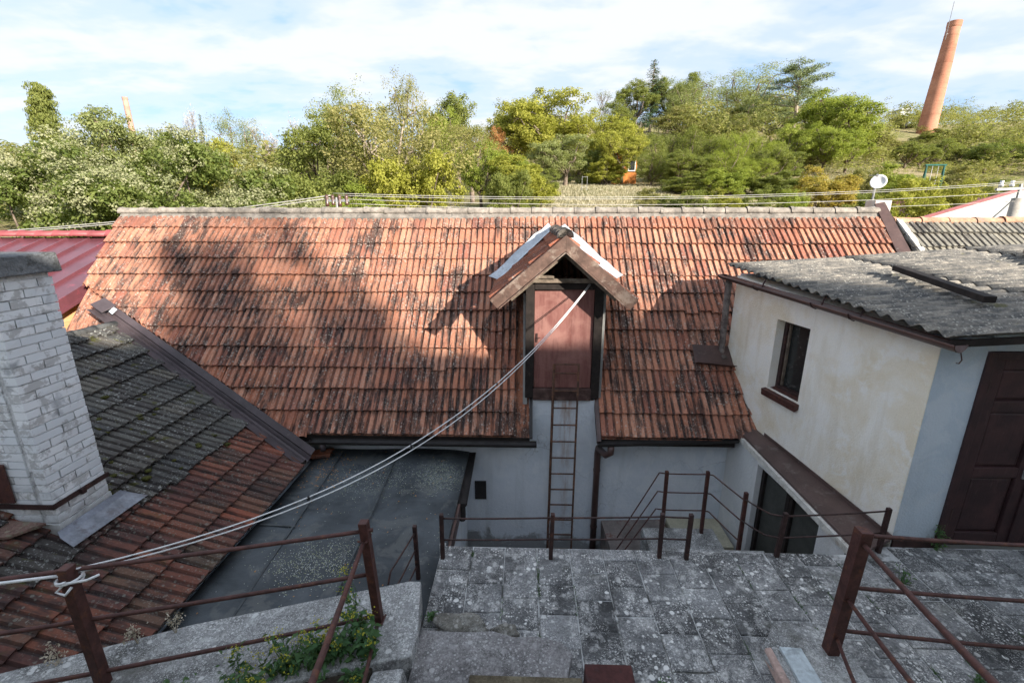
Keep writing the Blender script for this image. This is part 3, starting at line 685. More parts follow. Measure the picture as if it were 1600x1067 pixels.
# rendered foot
MB().hexa([(X0-.02,Y0-.01,-.05),(X1+.035,Y0-.03,-.05),(X1+.035,Y1+.04,-.05),(X0-.02,Y1+.02,-.05)],[(X0-.005,Y0-.004,.44),(X1+.006,Y0-.006,.44),(X1+.006,Y1+.006,.44),(X0-.005,Y1+.004,.44)]).build('rendered_foot',M_BRICK,ch)
m=MB(); m.hexa([(X0-.06,Y0-.06,2.55),(X1+.055,Y0-.06,2.55),(X1+.055,Y1+.055,2.55),(X0-.06,Y1+.055,2.55)],[(X0-.05,Y0-.05,2.70),(X1+.045,Y0-.05,2.70),(X1+.045,Y1+.045,2.71),(X0-.05,Y1+.045,2.71)])
o=m.build('cap',M_CAP,ch,bevel=.012)
m=MB(); m.box(X1+.012,X1+.022,Y0-.02,Y1+.02,.60,.645); m.box(X0,X1+.02,Y0-.024,Y0-.014,.60,.645); m.box(X1+.022,X1+.05,3.45,3.49,.598,.648); m.build('metal_band',M_RAILDARK,ch)
m=MB().box(-4.56,-4.30,Y0-.03,Y0-.012,.66,1.02); m.build('soot_door',M_RAIL,ch,bevel=.004)
m=MB(); A=lambda x,y,e: tuple(V((x,y,AZ(x)))+AN*e)
m.add([A(X1+.03,3.16,.105),A(X1+.03,3.84,.105),A(-3.83,3.90,.09),A(-3.85,3.14,.09),(X1+.036,3.18,AZ(X1)+.13),(X1+.036,3.80,AZ(X1)+.13)],[(0,1,2,3),(4,5,1,0)])
m.build('zinc_apron',M_ZINC,ch,solid=.004)
# lower mossy sheet in front of the chimney
pk=MB(); pk.hexa([(-5.2,2.72,.50),(-4.20,3.02,.46),(-4.06,3.20,.46),(-5.2,3.22,.50)],[(-5.2,2.72,.53),(-4.20,3.02,.49),(-4.06,3.20,.49),(-5.2,3.22,.53)])
o=pk.build('sweep_platform',lichen_concrete('mossy platform',(.14,.085,.07),(.28,.29,.20),(.09,.085,.02),.5,.1),None,bevel=.006)
tag(o,'mossy brown platform sheet at the foot of the white brick chimney','platform')
m=MB(); m.beam((-4.75,2.95,AZ(-4.75)+.02),(-4.75,2.95,.50),.05,.05); m.beam((-4.35,3.1,AZ(-4.35)+.02),(-4.35,3.1,.465),.05,.05); m.build('bracket',M_RAILDARK,o)

# ------------------------------------------------------------------ tar felt roof
tr=empty('flat_roof_shed',(-1.9,4.4,-2.8),'low outbuilding with flat black tar felt roof speckled white','outbuilding')
MB().box(-3.04,-.86,2.92,5.94,-2.8,-.36).build('wall',M_PLASTER_BARN,tr)
m=MB()
nx,ny=10,14
for j in range(ny+1):
    for i in range(nx+1):
        x=-2.96+(2.96-.80)*i/nx; y=2.80+(5.945-2.80)*j/ny
        m.v.append((x,y,-.30+.012*math.sin(x*3+y)+.010*math.sin(y*2.3)-.02*(i==nx)))
for j in range(ny):
    for i in range(nx): m.f.append((j*(nx+1)+i,j*(nx+1)+i+1,(j+1)*(nx+1)+i+1,(j+1)*(nx+1)+i))
fr=m.build('roof_felt',M_TAR,tr,True,solid=.02)
for xs in ((-2.62,-2.45),(-1.82,-1.66)):             # lapped felt seams
    m=MB(); m.add([(xs[0]-.010,5.9,-.272),(xs[0]+.012,5.9,-.270),(xs[1]+.012,2.85,-.270),(xs[1]-.010,2.85,-.272)],[(0,3,2,1)]); m.build('felt_seam',simple('seam bitumen',(.06,.068,.072),.6,.3,8.,.3,60.),fr,solid=.008)
m=MB(); m.add([(-2.9,4.20,-.272),(-2.5,4.18,-.270),(-2.5,4.20,-.270),(-2.9,4.225,-.272)],[(0,1,2,3)]); m.build('felt_seam',simple('seam bitumen b',(.07,.078,.08),.6,.3,8.,.3,60.),fr,solid=.008)
m=MB(); m.gutter((-.765,5.93,-.31),(-.745,4.75,-.34),.058); m.build('roof_gutter',M_BLACKMETAL,tr,solid=.006)
m=MB(); m.tube([(-.757,4.80,-.37),(-.757,4.80,-.60)],.042,10); m.build('outlet',M_BLACKMETAL,tr)
m=MB(); m.box(-.85,-.80,2.8,4.72,-.42,-.315); m.build('edge_sheet',M_ZINC,tr)
m=MB(); m.box(-.795,-.765,2.8,4.74,-.50,-.335); m.build('edge_board',M_BROWN,tr)
# loose tiles by the valley end
for i,(p,rz,sz) in enumerate((((-3.02,5.72,-.262),R(-4),.0),)):
    ob=bpy.data.objects.new('loose_tile',tile_mesh(0,T_FRESH)); col.objects.link(ob); ob.location=(-2.72,5.62,-.28); ob.rotation_euler=(0,0,R(93))
    tag(ob,'loose red clay tile lying on the black felt under the gutter end','roof tile')

# ------------------------------------------------------------------ red metal roofed house on the far left
rh=empty('red_roof_house',(-10,8.5,-2.8),'neighbouring house with glossy dark red standing seam metal roof','house')
rz=lambda y: 1.96+.376*(y-7.73)
MB().box(-17.5,-7.64,6.4,12.0,-2.8,1.30).build('wall',M_PLASTER_OCHRE,rh)
MB().extr([(-7.66,6.4,1.3),(-7.66,12.0,1.3),(-7.66,9.35,2.42),(-7.66,6.4,1.31)],(.03,0,0)).build('gable_wall',M_PLASTER_OCHRE,rh)
m=MB(); m.add([(-17.6,5.9,rz(5.9)),(-7.5,5.9,rz(5.9)),(-7.5,9.35,rz(9.35)),(-17.6,9.35,rz(9.35)),(-7.5,12.6,1.25),(-17.6,12.6,1.25)],[(0,1,2,3),(3,2,4,5)])
rr=m.build('roof',M_REDMETAL,rh)
for k in range(16):
    x=-7.98-k*.47
    m=MB(); m.beam((x,5.9,rz(5.9)+.022),(x,9.25,rz(9.25)+.022),.028,.045,(0,-.35,.93)); m.build('standing_seam',M_REDMETAL,rr)
m=MB(); m.extr([(-7.5,5.88,rz(5.88)+.03),(-7.5,9.35,rz(9.35)+.03),(-7.5,9.35,rz(9.35)-.17),(-7.5,5.88,rz(5.88)-.17)],(.03,0,0)); m.build('verge_board',M_REDMETAL,rr)
m=MB(); m.extr([(-7.47,5.88,rz(5.88)-.14),(-7.47,9.35,rz(9.35)-.14),(-7.47,9.35,rz(9.35)-.18),(-7.47,5.88,rz(5.88)-.18)],(.035,0,0)); m.build('verge_trim',M_REDMETAL,rr)
ridge_caps((-17.5,9.35,2.62),(-7.45,9.35,2.62),27,.10,M_REDCAP,rr)

# ------------------------------------------------------------------ plastered shed with the corrugated roof
sh=empty('shed',(4.5,5,0),'cream plastered shed with corrugated fibre cement roof and maroon double door','shed')
P0=V((3.47,3.76,0)); WD=V((-.176,.984,0)).normalized(); WN=V((-WD.y,WD.x,0)); 
if WN.x>0: WN=-WN
WL=2.80
def wp(s,z,o=0.): return P0+WD*s+WN*o+V((0,0,z))
def ztop(s): return 1.985+.075*s
def wallpiece(s0,s1,z0,z1,za=None,zb=None,t=.25):
    a=za if za is not None else z1; b=zb if zb is not None else z1
    return [wp(s0,z0),wp(s1,z0),wp(s1,z0,-t),wp(s0,z0,-t)],[wp(s0,a),wp(s1,b),wp(s1,b,-t),wp(s0,a,-t)]
m=MB(); w0,w1,wz0,wz1=1.37,1.90,.86,1.765
m.hexa(*wallpiece(0,w0,-.6,0,ztop(0),ztop(w0))); m.hexa(*wallpiece(w1,WL,-.6,0,ztop(w1),ztop(WL)))
m.hexa(*wallpiece(w0,w1,-.6,wz0)); m.hexa(*wallpiece(w0,w1,wz1,0,ztop(w0),ztop(w1)))
m.build('side_wall',M_PLASTER_CREAMLIT,sh)
m=MB(); m.box(3.70,3.88,3.757,4.0,-.25,2.03); m.box(5.22,8.0,3.757,4.0,-.25,2.2); m.box(3.88,5.22,3.757,4.0,1.915,2.12)
m.box(3.476,3.70,3.757,3.995,-.25,2.005); m.build('front_wall',M_PLASTER_SHEDSHADE,sh)
MB().box(3.475,3.87,3.735,3.756,-.02,.06).build('plinth',M_RAILDARK,sh)
MB().box(3.1,8.0,6.50,6.7,-.2,2.2).build('back_wall',M_PLASTER_SHEDSHADE,sh)
MB().box(7.8,8.0,4.0,6.5,-.2,2.3).build('end_wall',M_PLASTER_SHEDSHADE,sh)
# window
wi=MB()
def slab(m,s0,s1,z0,z1,o0,o1): m.hexa([wp(s0,z0,o0),wp(s1,z0,o0),wp(s1,z0,o1),wp(s0,z0,o1)],[wp(s0,z1,o0),wp(s1,z1,o0),wp(s1,z1,o1),wp(s0,z1,o1)]); return m
slab(wi,w0,w1,wz0,wz1,-.19,-.17); wi=wi.build('window',M_GLASS,sh)
m=MB(); slab(m,w0,w0+.05,wz0,wz1,-.17,-.11); slab(m,w1-.05,w1,wz0,wz1,-.17,-.11); slab(m,w0+.05,w1-.05,wz1-.05,wz1,-.17,-.11); slab(m,w0+.05,w1-.05,wz0,wz0+.05,-.17,-.11); m.build('frame',M_RAILDARK,wi,bevel=.004)
m=MB(); slab(m,w0+.055,w0+.075,wz0+.05,wz1-.05,-.165,-.135); slab(m,w1-.075,w1-.055,wz0+.05,wz1-.05,-.165,-.135); m.build('sash',M_WOODGREY,wi)
m=MB(); m.hexa([wp(w0-.03,wz0-.10,.05),wp(w1+.03,wz0-.10,.05),wp(w1+.03,wz0-.02,-.12),wp(w0-.03,wz0-.02,-.12)],[wp(w0-.03,wz0-.015,.06),wp(w1+.03,wz0-.015,.06),wp(w1+.03,wz0+.012,-.12),wp(w0-.03,wz0+.012,-.12)]); m.build('sill',M_RAIL,wi,bevel=.003)
# corrugated roof
def cz(x,y): return 2.10+.062*(x-3.28)+.072*(y-3.52)
sr=MB(); sr.add([(3.55,3.7,cz(3.55,3.7)-.06),(8.1,3.7,cz(8.1,3.7)-.06),(8.1,6.7,cz(8.1,6.7)-.06),(3.15,6.7,cz(3.15,6.7)-.06)],[(0,1,2,3)]); sr=sr.build('roof',M_WOODGREY,sh)
def edge(y): return 3.28+(2.93-3.28)*(y-3.52)/(6.75-3.52)
pitch=.150; ncol=6
for ci,(xa,xb,lift) in enumerate(((0,1.75,.0),(1.62,3.4,.014),(3.28,5.2,.028))):
    for k in range(3):
        y0=3.46+k*1.10; y1=y0+1.14; m=MB(); N=52; K=5
        e=rng.uniform(-.02,.02); ln=rng.uniform(0,.006)
        for j in range(N+1):
            y=y0+(y1-y0)*j/N
            for i in range(K+1):
                x=edge(y)+xa+e+(xb-xa)*i/K
                m.v.append((x,y,cz(x,y)+.019*math.cos(2*math.pi*(y-3.46)/pitch)+lift+ln+k*.003+.004*math.sin(x*2+k)))
        for j in range(N):
            for i in range(K): m.f.append((j*(K+1)+i,j*(K+1)+i+1,(j+1)*(K+1)+i+1,(j+1)*(K+1)+i))
        m.build('corrugated_sheet',M_ASB,sr,True,solid=.007)
m=MB(); m.beam((3.30,3.50,cz(3.3,3.5)-.055),(7.9,3.50,cz(7.9,3.5)-.055),.03,.055); m.build('verge_batten',M_TIMBER,sr)
m=MB(); m.gutter((3.345,3.46,2.045),(2.80,6.62,2.20),.062); m.build('gutter',M_BROWN,sh,True,solid=.006)
for t in (.30,.45,.75):
    p=V((3.345,3.46,2.045)).lerp(V((2.80,6.62,2.20)),t)
    m=MB(); m.tube([p+V((-.066,0,.0)),p+V((-.05,0,-.045)),p+V((0,0,-.068)),p+V((.05,0,-.045)),p+V((.066,0,.02)),p+V((.09,0,.07))],.010,6); m.build('gutter_bracket',M_RAILDARK,sh)
m=MB(); m.tube([(3.36,3.47,1.99),(3.365,3.45,1.93),(3.35,3.45,1.90),(3.33,3.45,1.905)],.005,6); m.build('wire_hook',M_RAILDARK,sh)
m=MB(); m.tube([(2.86,6.50,2.14),(2.875,6.49,1.06),(2.90,6.40,1.0)],[.045,.042,.042],10); m.build('downpipe',simple('rusty grey pipe',(.15,.125,.11),.8,.35,12.,.4,70.,dirt=(.07,.05,.045),dscale=9.,dth=.5),sh,True)
m=MB(); a=lambda x,y,e: tuple(V((x,y,RZ(y)))+BN*e)
m.add([a(2.46,6.40,.06),a(3.0,6.36,.06),a(3.0,6.58,.08),a(2.46,6.60,.08),a(2.46,6.38,.17),a(3.0,6.34,.17)],[(0,1,2,3),(4,5,1,0)]); m.build('runoff_tray',M_BROWN,sh,solid=.006)
# double door
dr_=MB().box(3.88,5.22,3.80,3.83,-.02,1.912).build('double_door',M_DOOR,sh)
m=MB(); m.box(3.86,3.925,3.735,3.80,-.02,1.912); m.box(5.175,5.24,3.735,3.80,-.02,1.912); m.box(3.925,5.175,3.735,3.80,1.85,1.912); m.build('door_frame',M_DOOR,dr_,bevel=.004)
for x0,x1 in ((3.93,4.545),(4.555,5.17)):
    m=MB(); st=.11
    m.box(x0,x0+st,3.768,3.80,.01,1.845); m.box(x1-st,x1,3.768,3.80,.01,1.845)
    for z0,z1 in ((.01,.14),(.72,.82),(1.36,1.46),(1.75,1.845)): m.box(x0+st+.001,x1-st-.001,3.769,3.80,z0,z1)
    lf=m.build('door_leaf',M_DOOR,dr_,bevel=.006)
    for z0,z1 in ((.14,.72),(.82,1.36),(1.46,1.75)):
        m=MB(); m.hexa([(x0+st+.03,3.785,z0+.03),(x1-st-.03,3.785,z0+.03),(x1-st-.005,3.80,z0+.005),(x0+st+.005,3.80,z0+.005)],[(x0+st+.03,3.785,z1-.03),(x1-st-.03,3.785,z1-.03),(x1-st-.005,3.80,z1-.005),(x0+st+.005,3.80,z1-.005)])
        m.build('door_panel',M_DOOR,dr_)
MB().box(4.53,4.575,3.752,3.767,.05,1.84).build('cover_strip',M_DOOR,dr_,bevel=.003)
m=MB(); m.box(4.475,4.515,3.755,3.767,.72,.96); m.tube([(4.495,3.755,.86),(4.495,3.71,.86),(4.60,3.70,.865)],.010,8); m.build('door_handle',M_STEEL,dr_)
for z in (.3,1.55):
    m=MB(); m.tube([(3.925,3.745,z),(3.925,3.745,z+.11)],.014,8); m.build('hinge',M_RAILDARK,dr_)
# ledge and the lower wall beneath it
m=MB(); lo=[V((3.06,3.57,.015)),V((2.90,5.90,.17)),V((3.085,5.92,.215)),V((3.452,3.74,.05))]
m.add(lo+[p+V((0,0,.03)) for p in lo],[(3,2,1,0),(4,5,6,7),(0,1,5,4),(1,2,6,5),(2,3,7,6),(3,0,4,7)]); m.build('ledge_sheet',M_LEDGE,sh)
m=MB(); m.beam((3.10,5.90,.25),(3.445,3.74,.085),.012,.07); m.build('ledge_upstand',M_LEDGE,sh)
m=MB(); m.beam((3.045,3.60,-.02),(2.885,5.9,.135),.045,.07); m.build('ledge_rim',M_WHITEFRAME,sh)
lw=MB()
def lp(y): return 3.065-.165*(y-3.6)/2.3
for ya,yb,z0,z1 in ((3.66,4.10,-2.8,0),(5.22,5.945,-2.8,0),(4.10,5.22,-.02,0)):
    zt=lambda y: -.06+.155*(y-3.6)/2.3
    lw.hexa([(lp(ya),ya,z0),(lp(yb),yb,z0),(lp(yb)+.3,yb,z0),(lp(ya)+.3,ya,z0)],[(lp(ya),ya,zt(ya)),(lp(yb),yb,zt(yb)),(lp(yb)+.3,yb,zt(yb)),(lp(ya)+.3,ya,zt(ya))])
lw.build('lower_wall',M_PLASTER_WHITE,sh)
ld=MB().hexa([(lp(4.1)+.09,4.1,-1.5),(lp(5.22)+.09,5.22,-1.5),(lp(5.22)+.12,5.22,-1.5),(lp(4.1)+.12,4.1,-1.5)],[(lp(4.1)+.09,4.1,.0),(lp(5.22)+.09,5.22,.05),(lp(5.22)+.12,5.22,.05),(lp(4.1)+.12,4.1,.0)]).build('lower_door',M_LOWDOOR,sh)
m=MB()
for y in (4.13,4.62,4.68,5.17): m.box(lp(y)+.055,lp(y)+.089,y-.03,y+.03,-1.5,.0)
m.build('lower_door_frame',M_TIMBER,ld)
# timbers on the corrugated roof
def timber(p,q,lab):
    m=MB(); m.beam(p,q,.10,.06); o=m.build('roof_timber',M_TIMBER if 'moss' in lab else M_WOODGREY,None,bevel=.006); return tag(o,lab,'timber',"timbers on the shed roof")
timber((4.38,5.55,cz(4.38,5.55)+.095),(4.10,4.10,cz(4.10,4.10)+.095),'long dark mossy timber lying across the corrugated shed roof')
timber((6.35,6.05,cz(6.35,6.05)+.10),(5.95,5.20,cz(5.95,5.2)+.10),'weathered grey timber on the upper edge of the corrugated shed roof')

# ------------------------------------------------------------------ neighbouring roof on the right
nb=empty('neighbour_house',(9,8.5,-2.8),'neighbouring low house with grey mossy tile roof and terracotta ridge','house')
MB().box(6.30,14,6.9,10.2,-2.8,1.6).build('wall',M_PLASTER_BARN,nb)
nz=lambda y: 2.90+.86*(y-8.25)
m=MB(); m.add([(6.27,6.7,nz(6.7)-.03),(14,6.7,nz(6.7)-.03),(14,8.25,2.87),(6.27,8.25,2.87),(14,10.5,.95),(6.27,10.5,.95)],[(0,1,2,3),(3,2,4,5)])
nroof=m.build('roof',T_GREY,nb)
T_NB=tile_mat('neighbour grey tiles',[(.20,.185,.155),(.26,.235,.19),(.16,.15,.13),(.30,.27,.21)],(10.,3.,3.),(.42,.40,.34),.6,.65)
v_=V((0,1,.86)).normalized(); w_=V((0,-.86,1)).normalized()
lay_tiles(V((6.27,8.25,2.90))-v_*.33*5,(1,0,0),v_,w_,[(r,k*.2055,T_NB) for r in range(5) for k in range(37)],nroof,[(V((0,8.26,0)),V((0,-1,0)))],None,200)
ridge_caps((6.27,8.27,2.90),(14.0,8.27,2.90),17,.085,simple('terracotta ridge tile',(.36,.20,.13),.85,.3,5.,.4,40.,dirt=(.22,.17,.14),dscale=7.),nroof)
m=MB(); m.beam((6.29,8.2,nz(8.2)+.09),(6.37,7.2,nz(7.2)+.09),.035,.03); m.beam((6.35,8.2,nz(8.2)+.07),(6.45,7.2,nz(7.2)+.07),.05,.03); m.build('verge_strip',M_WHITEFRAME,nroof)
# ------------------------------------------------------------------ terrace
ter=MB(); ter.box(-.768,3.05,1.35,3.621,-2.78,-.012); ter.box(3.05,7.9,1.35,3.735,-2.78,-.012)
ter=struct(ter.build('terrace',M_JOINT))
PM={}
def paver_mesh(w,l,k):
    if (w,l,k) not in PM:
        m=MB(); j=lambda: rng.uniform(-.003,.003); c=.007
        a=[(j(),j()),(w+j(),j()),(w+j(),l+j()),(j(),l+j())]
        ins=[(a[0][0]+c,a[0][1]+c),(a[1][0]-c,a[1][1]+c),(a[2][0]-c,a[2][1]-c),(a[3][0]+c,a[3][1]-c)]
        m.add([(x,y,-.05) for x,y in a]+[(x,y,-.006) for x,y in a]+[(x,y,j()*.4) for x,y in ins],
          [(0,1,5,4),(1,2,6,5),(2,3,7,6),(3,0,4,7),(4,5,9,8),(5,6,10,9),(6,7,11,10),(7,4,8,11),(8,9,10,11)])
        PM[(w,l,k)]=m.mesh('paver',M_PAVER)
    return PM[(w,l,k)]
x=-.765; ci=0
while x<6.2:
    off=(0,.15)[ci%2]; y=3.62 if x<2.75 else (3.555 if x<3.3 else 3.725)
    first=True
    while y>1.5:
        l=.295 if not first or off==0 else off; first=False
        if y-l<1.45: break
        skip=False
        if not skip:
            ob=bpy.data.objects.new('paver',paver_mesh(.287,round(l-.007,3),rng.randrange(4))); col.objects.link(ob)
            ob.location=(x,y-l,.0+rng.uniform(-.004,.004)); ob.rotation_euler=(rng.gauss(0,.004),rng.gauss(0,.004),rng.gauss(0,.006)); adopt(ob,ter)
        y-=l
    x+=.2985; ci+=1
MB().box(-.80,-.74,3.62,3.66,-.13,-.004).build('edge_kerb',M_PARAPET,ter)
# grass and moss in the joints
def joint_growth():
    rg=np.random.default_rng(31); vs_=[]
    for k in range(34):
        cx=-.765+.2985*rg.integers(1,18)+rg.normal()*.004-.005; cy=rg.uniform(1.9,3.58); L=rg.uniform(.03,.16)
        n=int(rg.uniform(14,46)); x=cx+rg.normal(size=n)*.006; y=cy+rg.uniform(-L,L,size=n); h=rg.uniform(.006,.022,size=n); d=rg.normal(size=(n,2))*.010; a=rg.uniform(0,3.14,size=n); ux=np.cos(a)*.0035; uy=np.sin(a)*.0035; z=np.full(n,-.006)
        vs_.append(np.stack([np.stack([x-ux,y-uy,z],1),np.stack([x+ux,y+uy,z],1),np.stack([x+d[:,0]+ux*.2,y+d[:,1],z+h],1),np.stack([x+d[:,0]-ux*.2,y+d[:,1],z+h],1)],1))
    return np.concatenate(vs_)
# stair towards the camera
sta=MB()
pts=[(-.745,2.0),(.32,2.0),(.30,2.33),(.345,2.47),(.27,2.56),(.10,2.595),(-.06,2.585),(-.22,2.63),(-.40,2.615),(-.745,2.62)]
sta.extr([(x,y,-.02) for x,y in pts],(0,0,.115))
sta=struct(sta.build('stair',M_STEP,bevel=.010))
for k in range(8):
    z=.19+.165*k; y1=2.225-.27*k; x0,x1=(-.34,.375) if k==0 else (-.72,.75)
    MB().box(x0,x1,y1-.36 if k<7 else -1.2,y1,z-.2,z).build('tread',M_MOSSY,sta,bevel=.012)
def lump(name,c,r,mat,seed,flat=.7,sub=4):
    bm=bmesh.new(); bmesh.ops.create_icosphere(bm,subdivisions=sub,radius=1.)
    from mathutils import noise as NZ
    for q in bm.verts:
        d=q.co.copy(); n=NZ.noise(d*1.3+V((seed,0,0)))*.35+NZ.noise(d*4+V((0,seed,0)))*.12+NZ.noise(d*11)*.04
        q.co=V((d.x*r[0],d.y*r[1],d.z*r[2]))*(1+n)
    me=bpy.data.meshes.new(name); bm.to_mesh(me); bm.free(); me.shade_smooth()
    o=link(name,me,None,mat); o.location=c; return o
tag(lump('rubble_mound',(-.46,2.70,.03),(.21,.10,.10),M_ROCK,3.),'rounded mossy lump of rubble behind the lowest stair tread','rubble')
tag(lump('rubble_lump',(-.14,2.68,.02),(.10,.06,.055),M_ROCK,8.),'small tan broken lump of mortar beside the mossy rubble mound','rubble')
tag(MB().box(.40,.705,1.98,2.315,.0,.195).build('clay_block',M_CLAYBLOCK,bevel=.008),'dark red clay block standing at the bottom of the stair','block')
ck=MB(); ck.extr([(1.70,1.4,-.04),(2.30,1.4,-.04),(2.29,2.68,-.04),(2.22,2.74,-.04),(2.10,2.75,-.04),(1.95,2.82,-.04),(1.87,2.80,-.04),(1.80,2.70,-.04),(1.69,2.60,-.04)],(0,0,.10))
tag(ck.build('stair_cheek',M_PARAPET,bevel=.012),'low crumbling masonry kerb carrying the thick red railing post','kerb')
tag(MB().hexa([(1.79,1.75,.062),(1.93,1.75,.062),(1.945,2.56,.062),(1.80,2.57,.062)],[(1.79,1.75,.09),(1.93,1.75,.09),(1.945,2.56,.09),(1.80,2.57,.09)]).build('marble_slab',M_MARBLE,bevel=.003),'narrow pale marble slab on the masonry kerb by the red post','slab')
tag(MB().hexa([(1.66,1.5,.0),(1.74,1.5,.0),(1.76,2.60,.0),(1.69,2.58,.0)],[(1.67,1.5,.10),(1.735,1.5,.10),(1.75,2.58,.075),(1.70,2.57,.075)]).build('pink_kerb',M_PINK,bevel=.012),'narrow strip of pinkish render along the edge of the stair kerb','kerb')
# parapet, soil bed
pa_=MB(); fe=[(-5.0,1.46),(-3.33,2.13),(-2.36,2.52),(-.91,2.965),(-.815,2.965)]
ne=[(-.735,2.50),(-.735,2.33),(-1.35,2.16),(-2.6,1.78),(-5.0,1.0)]
pa_.extr([(x,y,-2.7) for x,y in (fe+ne)[::-1]],(0,0,2.9)); pa_=pa_.build('parapet_wall',M_PARAPET,bevel=.012)
tag(pa_,'rough grey aggregate concrete parapet wall under the left railing','wall')
sb=MB(); sb.extr([(x,y,-.1) for x,y in [(-5.0,.2),(-.98,.2),(-.98,2.30),(-1.35,2.18),(-2.6,1.80),(-5.0,1.02)]],(0,0,.27)); struct(sb.build('planting_bed',M_SOIL))
kb=MB(); kb.hexa([(-.975,1.3,-.05),(-.745,1.3,-.05),(-.745,2.30,-.05),(-.975,2.26,-.05)],[(-.96,1.3,.36),(-.76,1.3,.36),(-.755,2.22,.235),(-.95,2.19,.235)])
tag(kb.build('stair_side_wall',M_PARAPET,bevel=.02),'pale lichen covered concrete cheek wall beside the stair treads','wall')

# ------------------------------------------------------------------ railings
def railing(name,base,label,posts,rails,mat=M_RAIL,pw=.04,group=None,rr=.008,extra=None):
    e=empty(name,base,label,'railing',group)
    for p in posts:
        b,t=V(p[0]),V(p[1]); w=p[2] if len(p)>2 else pw
        m=MB(); m.beam(b,t,w,w,(0,1,0)); m.build('post',mat,e,bevel=.004)
    for r in rails:
        rad=rr
        if isinstance(r,tuple) and isinstance(r[-1],float): rad=r[-1]; r=r[0]
        pts=[]
        for a,b in zip(r[:-1],r[1:]):
            a=V(a);b=V(b); n=6
            for k in range(n): 
                q=a.lerp(b,k/n); q.z-=.006*math.sin(math.pi*k/n)*min(1,(b-a).length); pts.append(q)
        pts.append(V(r[-1]))
        m=MB(); m.tube(pts,rad,8); m.build('rail',mat,e,True)
    return e
railing('railing',(-1.8,2.3,.2),'rusty red railing on the concrete parapet with three long rails',
  [((-2.60,2.085,.15),(-2.615,2.085,1.07),.062),((-1.03,2.585,.15),(-1.075,2.585,1.03),.058),((-4.15,1.55,.1),(-4.15,1.55,1.25),.06)],
  [([(-1.02,2.60,.955),(-2.60,2.105,1.035),(-3.05,1.96,1.06),(-4.15,1.58,1.14)],.0135),([(-1.04,2.60,.60),(-2.60,2.105,.675),(-3.05,1.96,.70),(-4.15,1.58,.78)],.0135),([(-1.02,2.57,.27),(-2.58,2.10,.285),(-4.15,1.58,.4)],.0135),
   ([(-1.075,2.545,.89),(-.74,1.2,1.42),(-.6,.6,1.66)],.0145),([(-1.035,2.545,.20),(-.92,2.0,.40),(-.72,1.2,.75)],.012),
   ([(-1.11,2.545,.905),(-1.055,2.54,.895),(-1.045,2.62,.905)],.007),([(-1.06,2.545,.225),(-1.0,2.545,.215),(-.995,2.62,.225)],.007)])
railing('railing',(-1.0,3.2,.2),'short rusty railing with two sloping rails between parapet and terrace corner',
  [((-.985,3.5,-.35),(-.99,3.5,.30),.036)],[[(-.99,3.48,.235),(-1.06,2.98,.27),(-1.07,2.93,.19)],[(-.99,3.48,.06),(-1.04,3.0,.08)],[(-.99,3.48,-.12),(-1.04,3.0,-.10)]],M_RAILDARK)
ps=[(-.735,3.45),(.245,3.48),(1.235,3.52),(1.475,3.51),(2.31,3.565),(3.29,3.66)]
rl=[]
for z in (.425,.20):
    rl.append([(x,y+.0,z+rng.uniform(-.006,.006)) for x,y in ps[:4]])
zt=((.04-.10),(-.34))
rl.append([(3.27,3.66,.43),(2.31,3.565,.425),(2.215,3.60,.42),(2.47,4.5,-.045)])
rl.append([(3.27,3.66,.20),(2.31,3.565,.20),(2.195,3.60,.20),(2.455,4.5,-.31)])
railing('railing',(1.2,3.55,0),'low dark railing with two thin rails along the far terrace edge',[((x,y,-.01),(x+rng.uniform(-.008,.012),y+rng.uniform(-.008,.008),.465)) for x,y in ps],rl,M_RAILDARK,.036)
hz=(-.04,-.30,-.55)
rl=[]
for k,z in enumerate(hz):
    rl.append([(1.20-.04*k,5.02,z-.95),(1.66+.02*k*0,5.02,z),(1.76,5.0,z),(2.245,5.0,z),(2.30,4.98,z),(2.465,4.5,z-.02-.01*k)])
railing('railing',(2.0,4.9,-.86),'red brown stair railing with three thin rails at the lower landing',
  [((1.755,5.0,-.88),(1.745,5.0,-.005)),((2.25,5.0,-.88),(2.24,5.0,-.0)),((2.475,4.5,-.9),(2.465,4.5,.045))],rl,M_RAIL,.04)
railing('railing',(2.2,2.6,0),'thick red railing post with rails running right and down to the camera',
  [((2.155,2.57,.03),(2.19,2.57,1.055),.078)],
  [([(2.2,2.575,1.01),(3.31,2.65,.90),(4.6,2.72,.80)],.0135),([(2.19,2.575,.60),(3.44,2.65,.45),(4.6,2.72,.32)],.0135),([(2.18,2.575,.24),(3.56,2.65,.04),(3.75,2.66,.015)],.0135),
   ([(2.185,2.545,.965),(1.56,1.2,1.51),(1.3,.6,1.75)],.0145),([(2.17,2.545,.53),(1.78,1.65,.94),(1.5,1.0,1.24)],.013),([(2.16,2.545,.20),(1.85,2.0,.49),(1.6,1.5,.75)],.012)])
